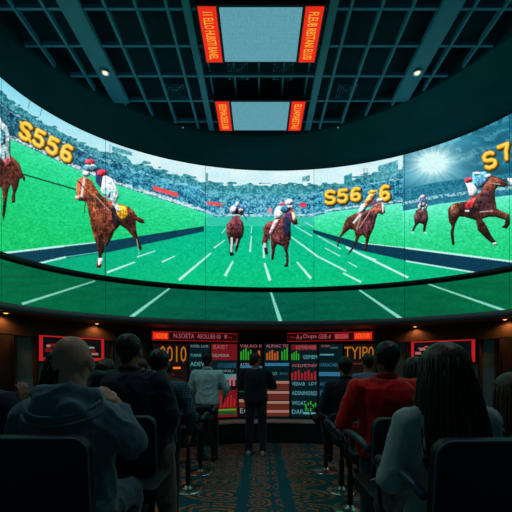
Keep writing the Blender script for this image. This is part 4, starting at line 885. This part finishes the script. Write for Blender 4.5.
person('woman with wavy brown hair in grey top, cut by the right edge', (1.44, 2.0, 0), math.radians(8), 1.62, .95,
       seated(.80, hairlen=.36), 'fair', 'brown', 'long', cloth('grey_top', (120, 122, 128)), cloth('black_trousers', (30, 30, 34)), True, seed=11)
# middle distance
person('man in dark teal plaid shirt standing between the left stools', (-.88, 3.1, 0), math.radians(-8), 1.70, 1.10,
       dict(elL=(-.27, .0, 1.14), elR=(.28, .0, 1.14), wrL=(-.15, .2, 1.05), wrR=(.2, .16, .98)), 'tan', 'black', 'short', plaid('teal_plaid_shirt', (24, 66, 78), (84, 136, 148)), cloth('charcoal_trousers', (30, 34, 40)), False, seed=6, collar=cloth('teal_collar', (30, 70, 80)), amp=.009)
person('man in pale blue white shirt and black trousers standing at the counter', (-.83+.0, 5.62, 0), math.radians(-4), 1.73, 1.05,
       dict(elL=(-.27, .03, 1.17), elR=(.29, .05, 1.17), wrL=(-.13, .22, 1.08), wrR=(.22, .24, 1.02)), 'tan', 'black', 'short', cloth('pale_blue_shirt', (200, 240, 250)), cloth('black_suit_trousers', (20, 22, 28)), False, seed=2, collar=cloth('white_collar', (190, 220, 220)), amp=.011, topext=.008)
person('man in navy suit jacket standing centre at the counter, looking right', (-.055, 5.93, 0), math.radians(-8), 1.74, 1.1,
       dict(elL=(-.25, .04, 1.16), elR=(.27, .05, 1.18), wrL=(-.08, .24, 1.12), wrR=(.06, .25, 1.18), hdL=(1, .3, 0), hdR=(-1, .3, .2), pnL=(0, -1, 0), pnR=(0, -1, 0)), 'tan', 'brown', 'short', cloth('navy_suit', (20, 34, 48)), cloth('dark_jeans', (26, 44, 62)), False, seed=9, topext=.012, shoe=white_shoe, head_yaw=-35)
person('man in black suit seated on right bar stool near the boards', (1.05, 4.30, 0), math.radians(4), 1.75, 1.05,
       seated(.79), 'tan', 'black', 'short', cloth('black_suit', (20, 26, 40)), cloth('black_suit_legs', (18, 22, 30)), False, seed=12, topext=.01, collar=cloth('suit_collar', (24, 30, 44)))
person('dark haired man with pale blue collar partly hidden by the red sweater man', (1.54, 4.95, 0), math.radians(10), 1.70, 1.0,
       dict(), 'tan', 'black', 'short', cloth('pale_blue_collar_shirt', (110, 130, 160)), cloth('grey_slacks', (50, 52, 58)), False, seed=13)
person('dark long haired person standing behind the bald man on the left', (-1.42, 2.52, 0), math.radians(-15), 1.68, .95,
       dict(hairlen=.40), 'fair', 'black', 'long', cloth('black_coat', (20, 24, 30)), cloth('black_legs', (20, 20, 24)), False, seed=14)
person('person with brown curly hair between the bald man and navy jacket man', (-1.46, 3.35, 0), math.radians(5), 1.60, .95,
       dict(), 'tan', 'brown', 'curly', cloth('blue_fleece', (40, 84, 110)), cloth('brown_legs', (44, 36, 32)), False, seed=15)
person('short haired person lit red, glimpsed right of the navy jacket man', (-1.36, 4.05, 0), math.radians(-60), 1.62, .95,
       dict(), 'fair', 'brown', 'short', cloth('maroon_top', (120, 44, 46)), cloth('grey_legs', (40, 40, 44)), False, seed=16)
person('person glimpsed just right of the plaid shirt man, facing the boards', (-1.38, 5.3, 0), math.radians(-20), 1.60, .95,
       dict(), 'brown', 'black', 'short', cloth('rust_top', (110, 52, 40)), cloth('slate_legs', (34, 36, 44)), False, seed=17)
person('dark long haired person standing between the red sweater man and the long haired woman', (1.42, 3.2, 0), math.radians(15), 1.64, .95,
       dict(elL=(-.28, .1, 1.2), wrL=(-.22, .22, 1.42), hdL=(0, .2, 1)), 'fair', 'black', 'long', cloth('charcoal_top', (40, 42, 50)), cloth('ink_legs', (26, 26, 30)), False, seed=18)
person('person cut off by the left edge, raising a hand beside a blue shoulder', (-1.60, 2.0, 0), math.radians(-5), 1.70, 1.0,
       dict(elR=(.31, .02, 1.15), wrR=(.235, .04, 1.375), hdR=(.12, 0, 1), pnR=(-1, .2, 0), curl=.5), 'tan', 'black', 'short', cloth('dark_blue_top', (26, 48, 76)), cloth('dark_blue_trousers', (24, 28, 40)), True, seed=21)
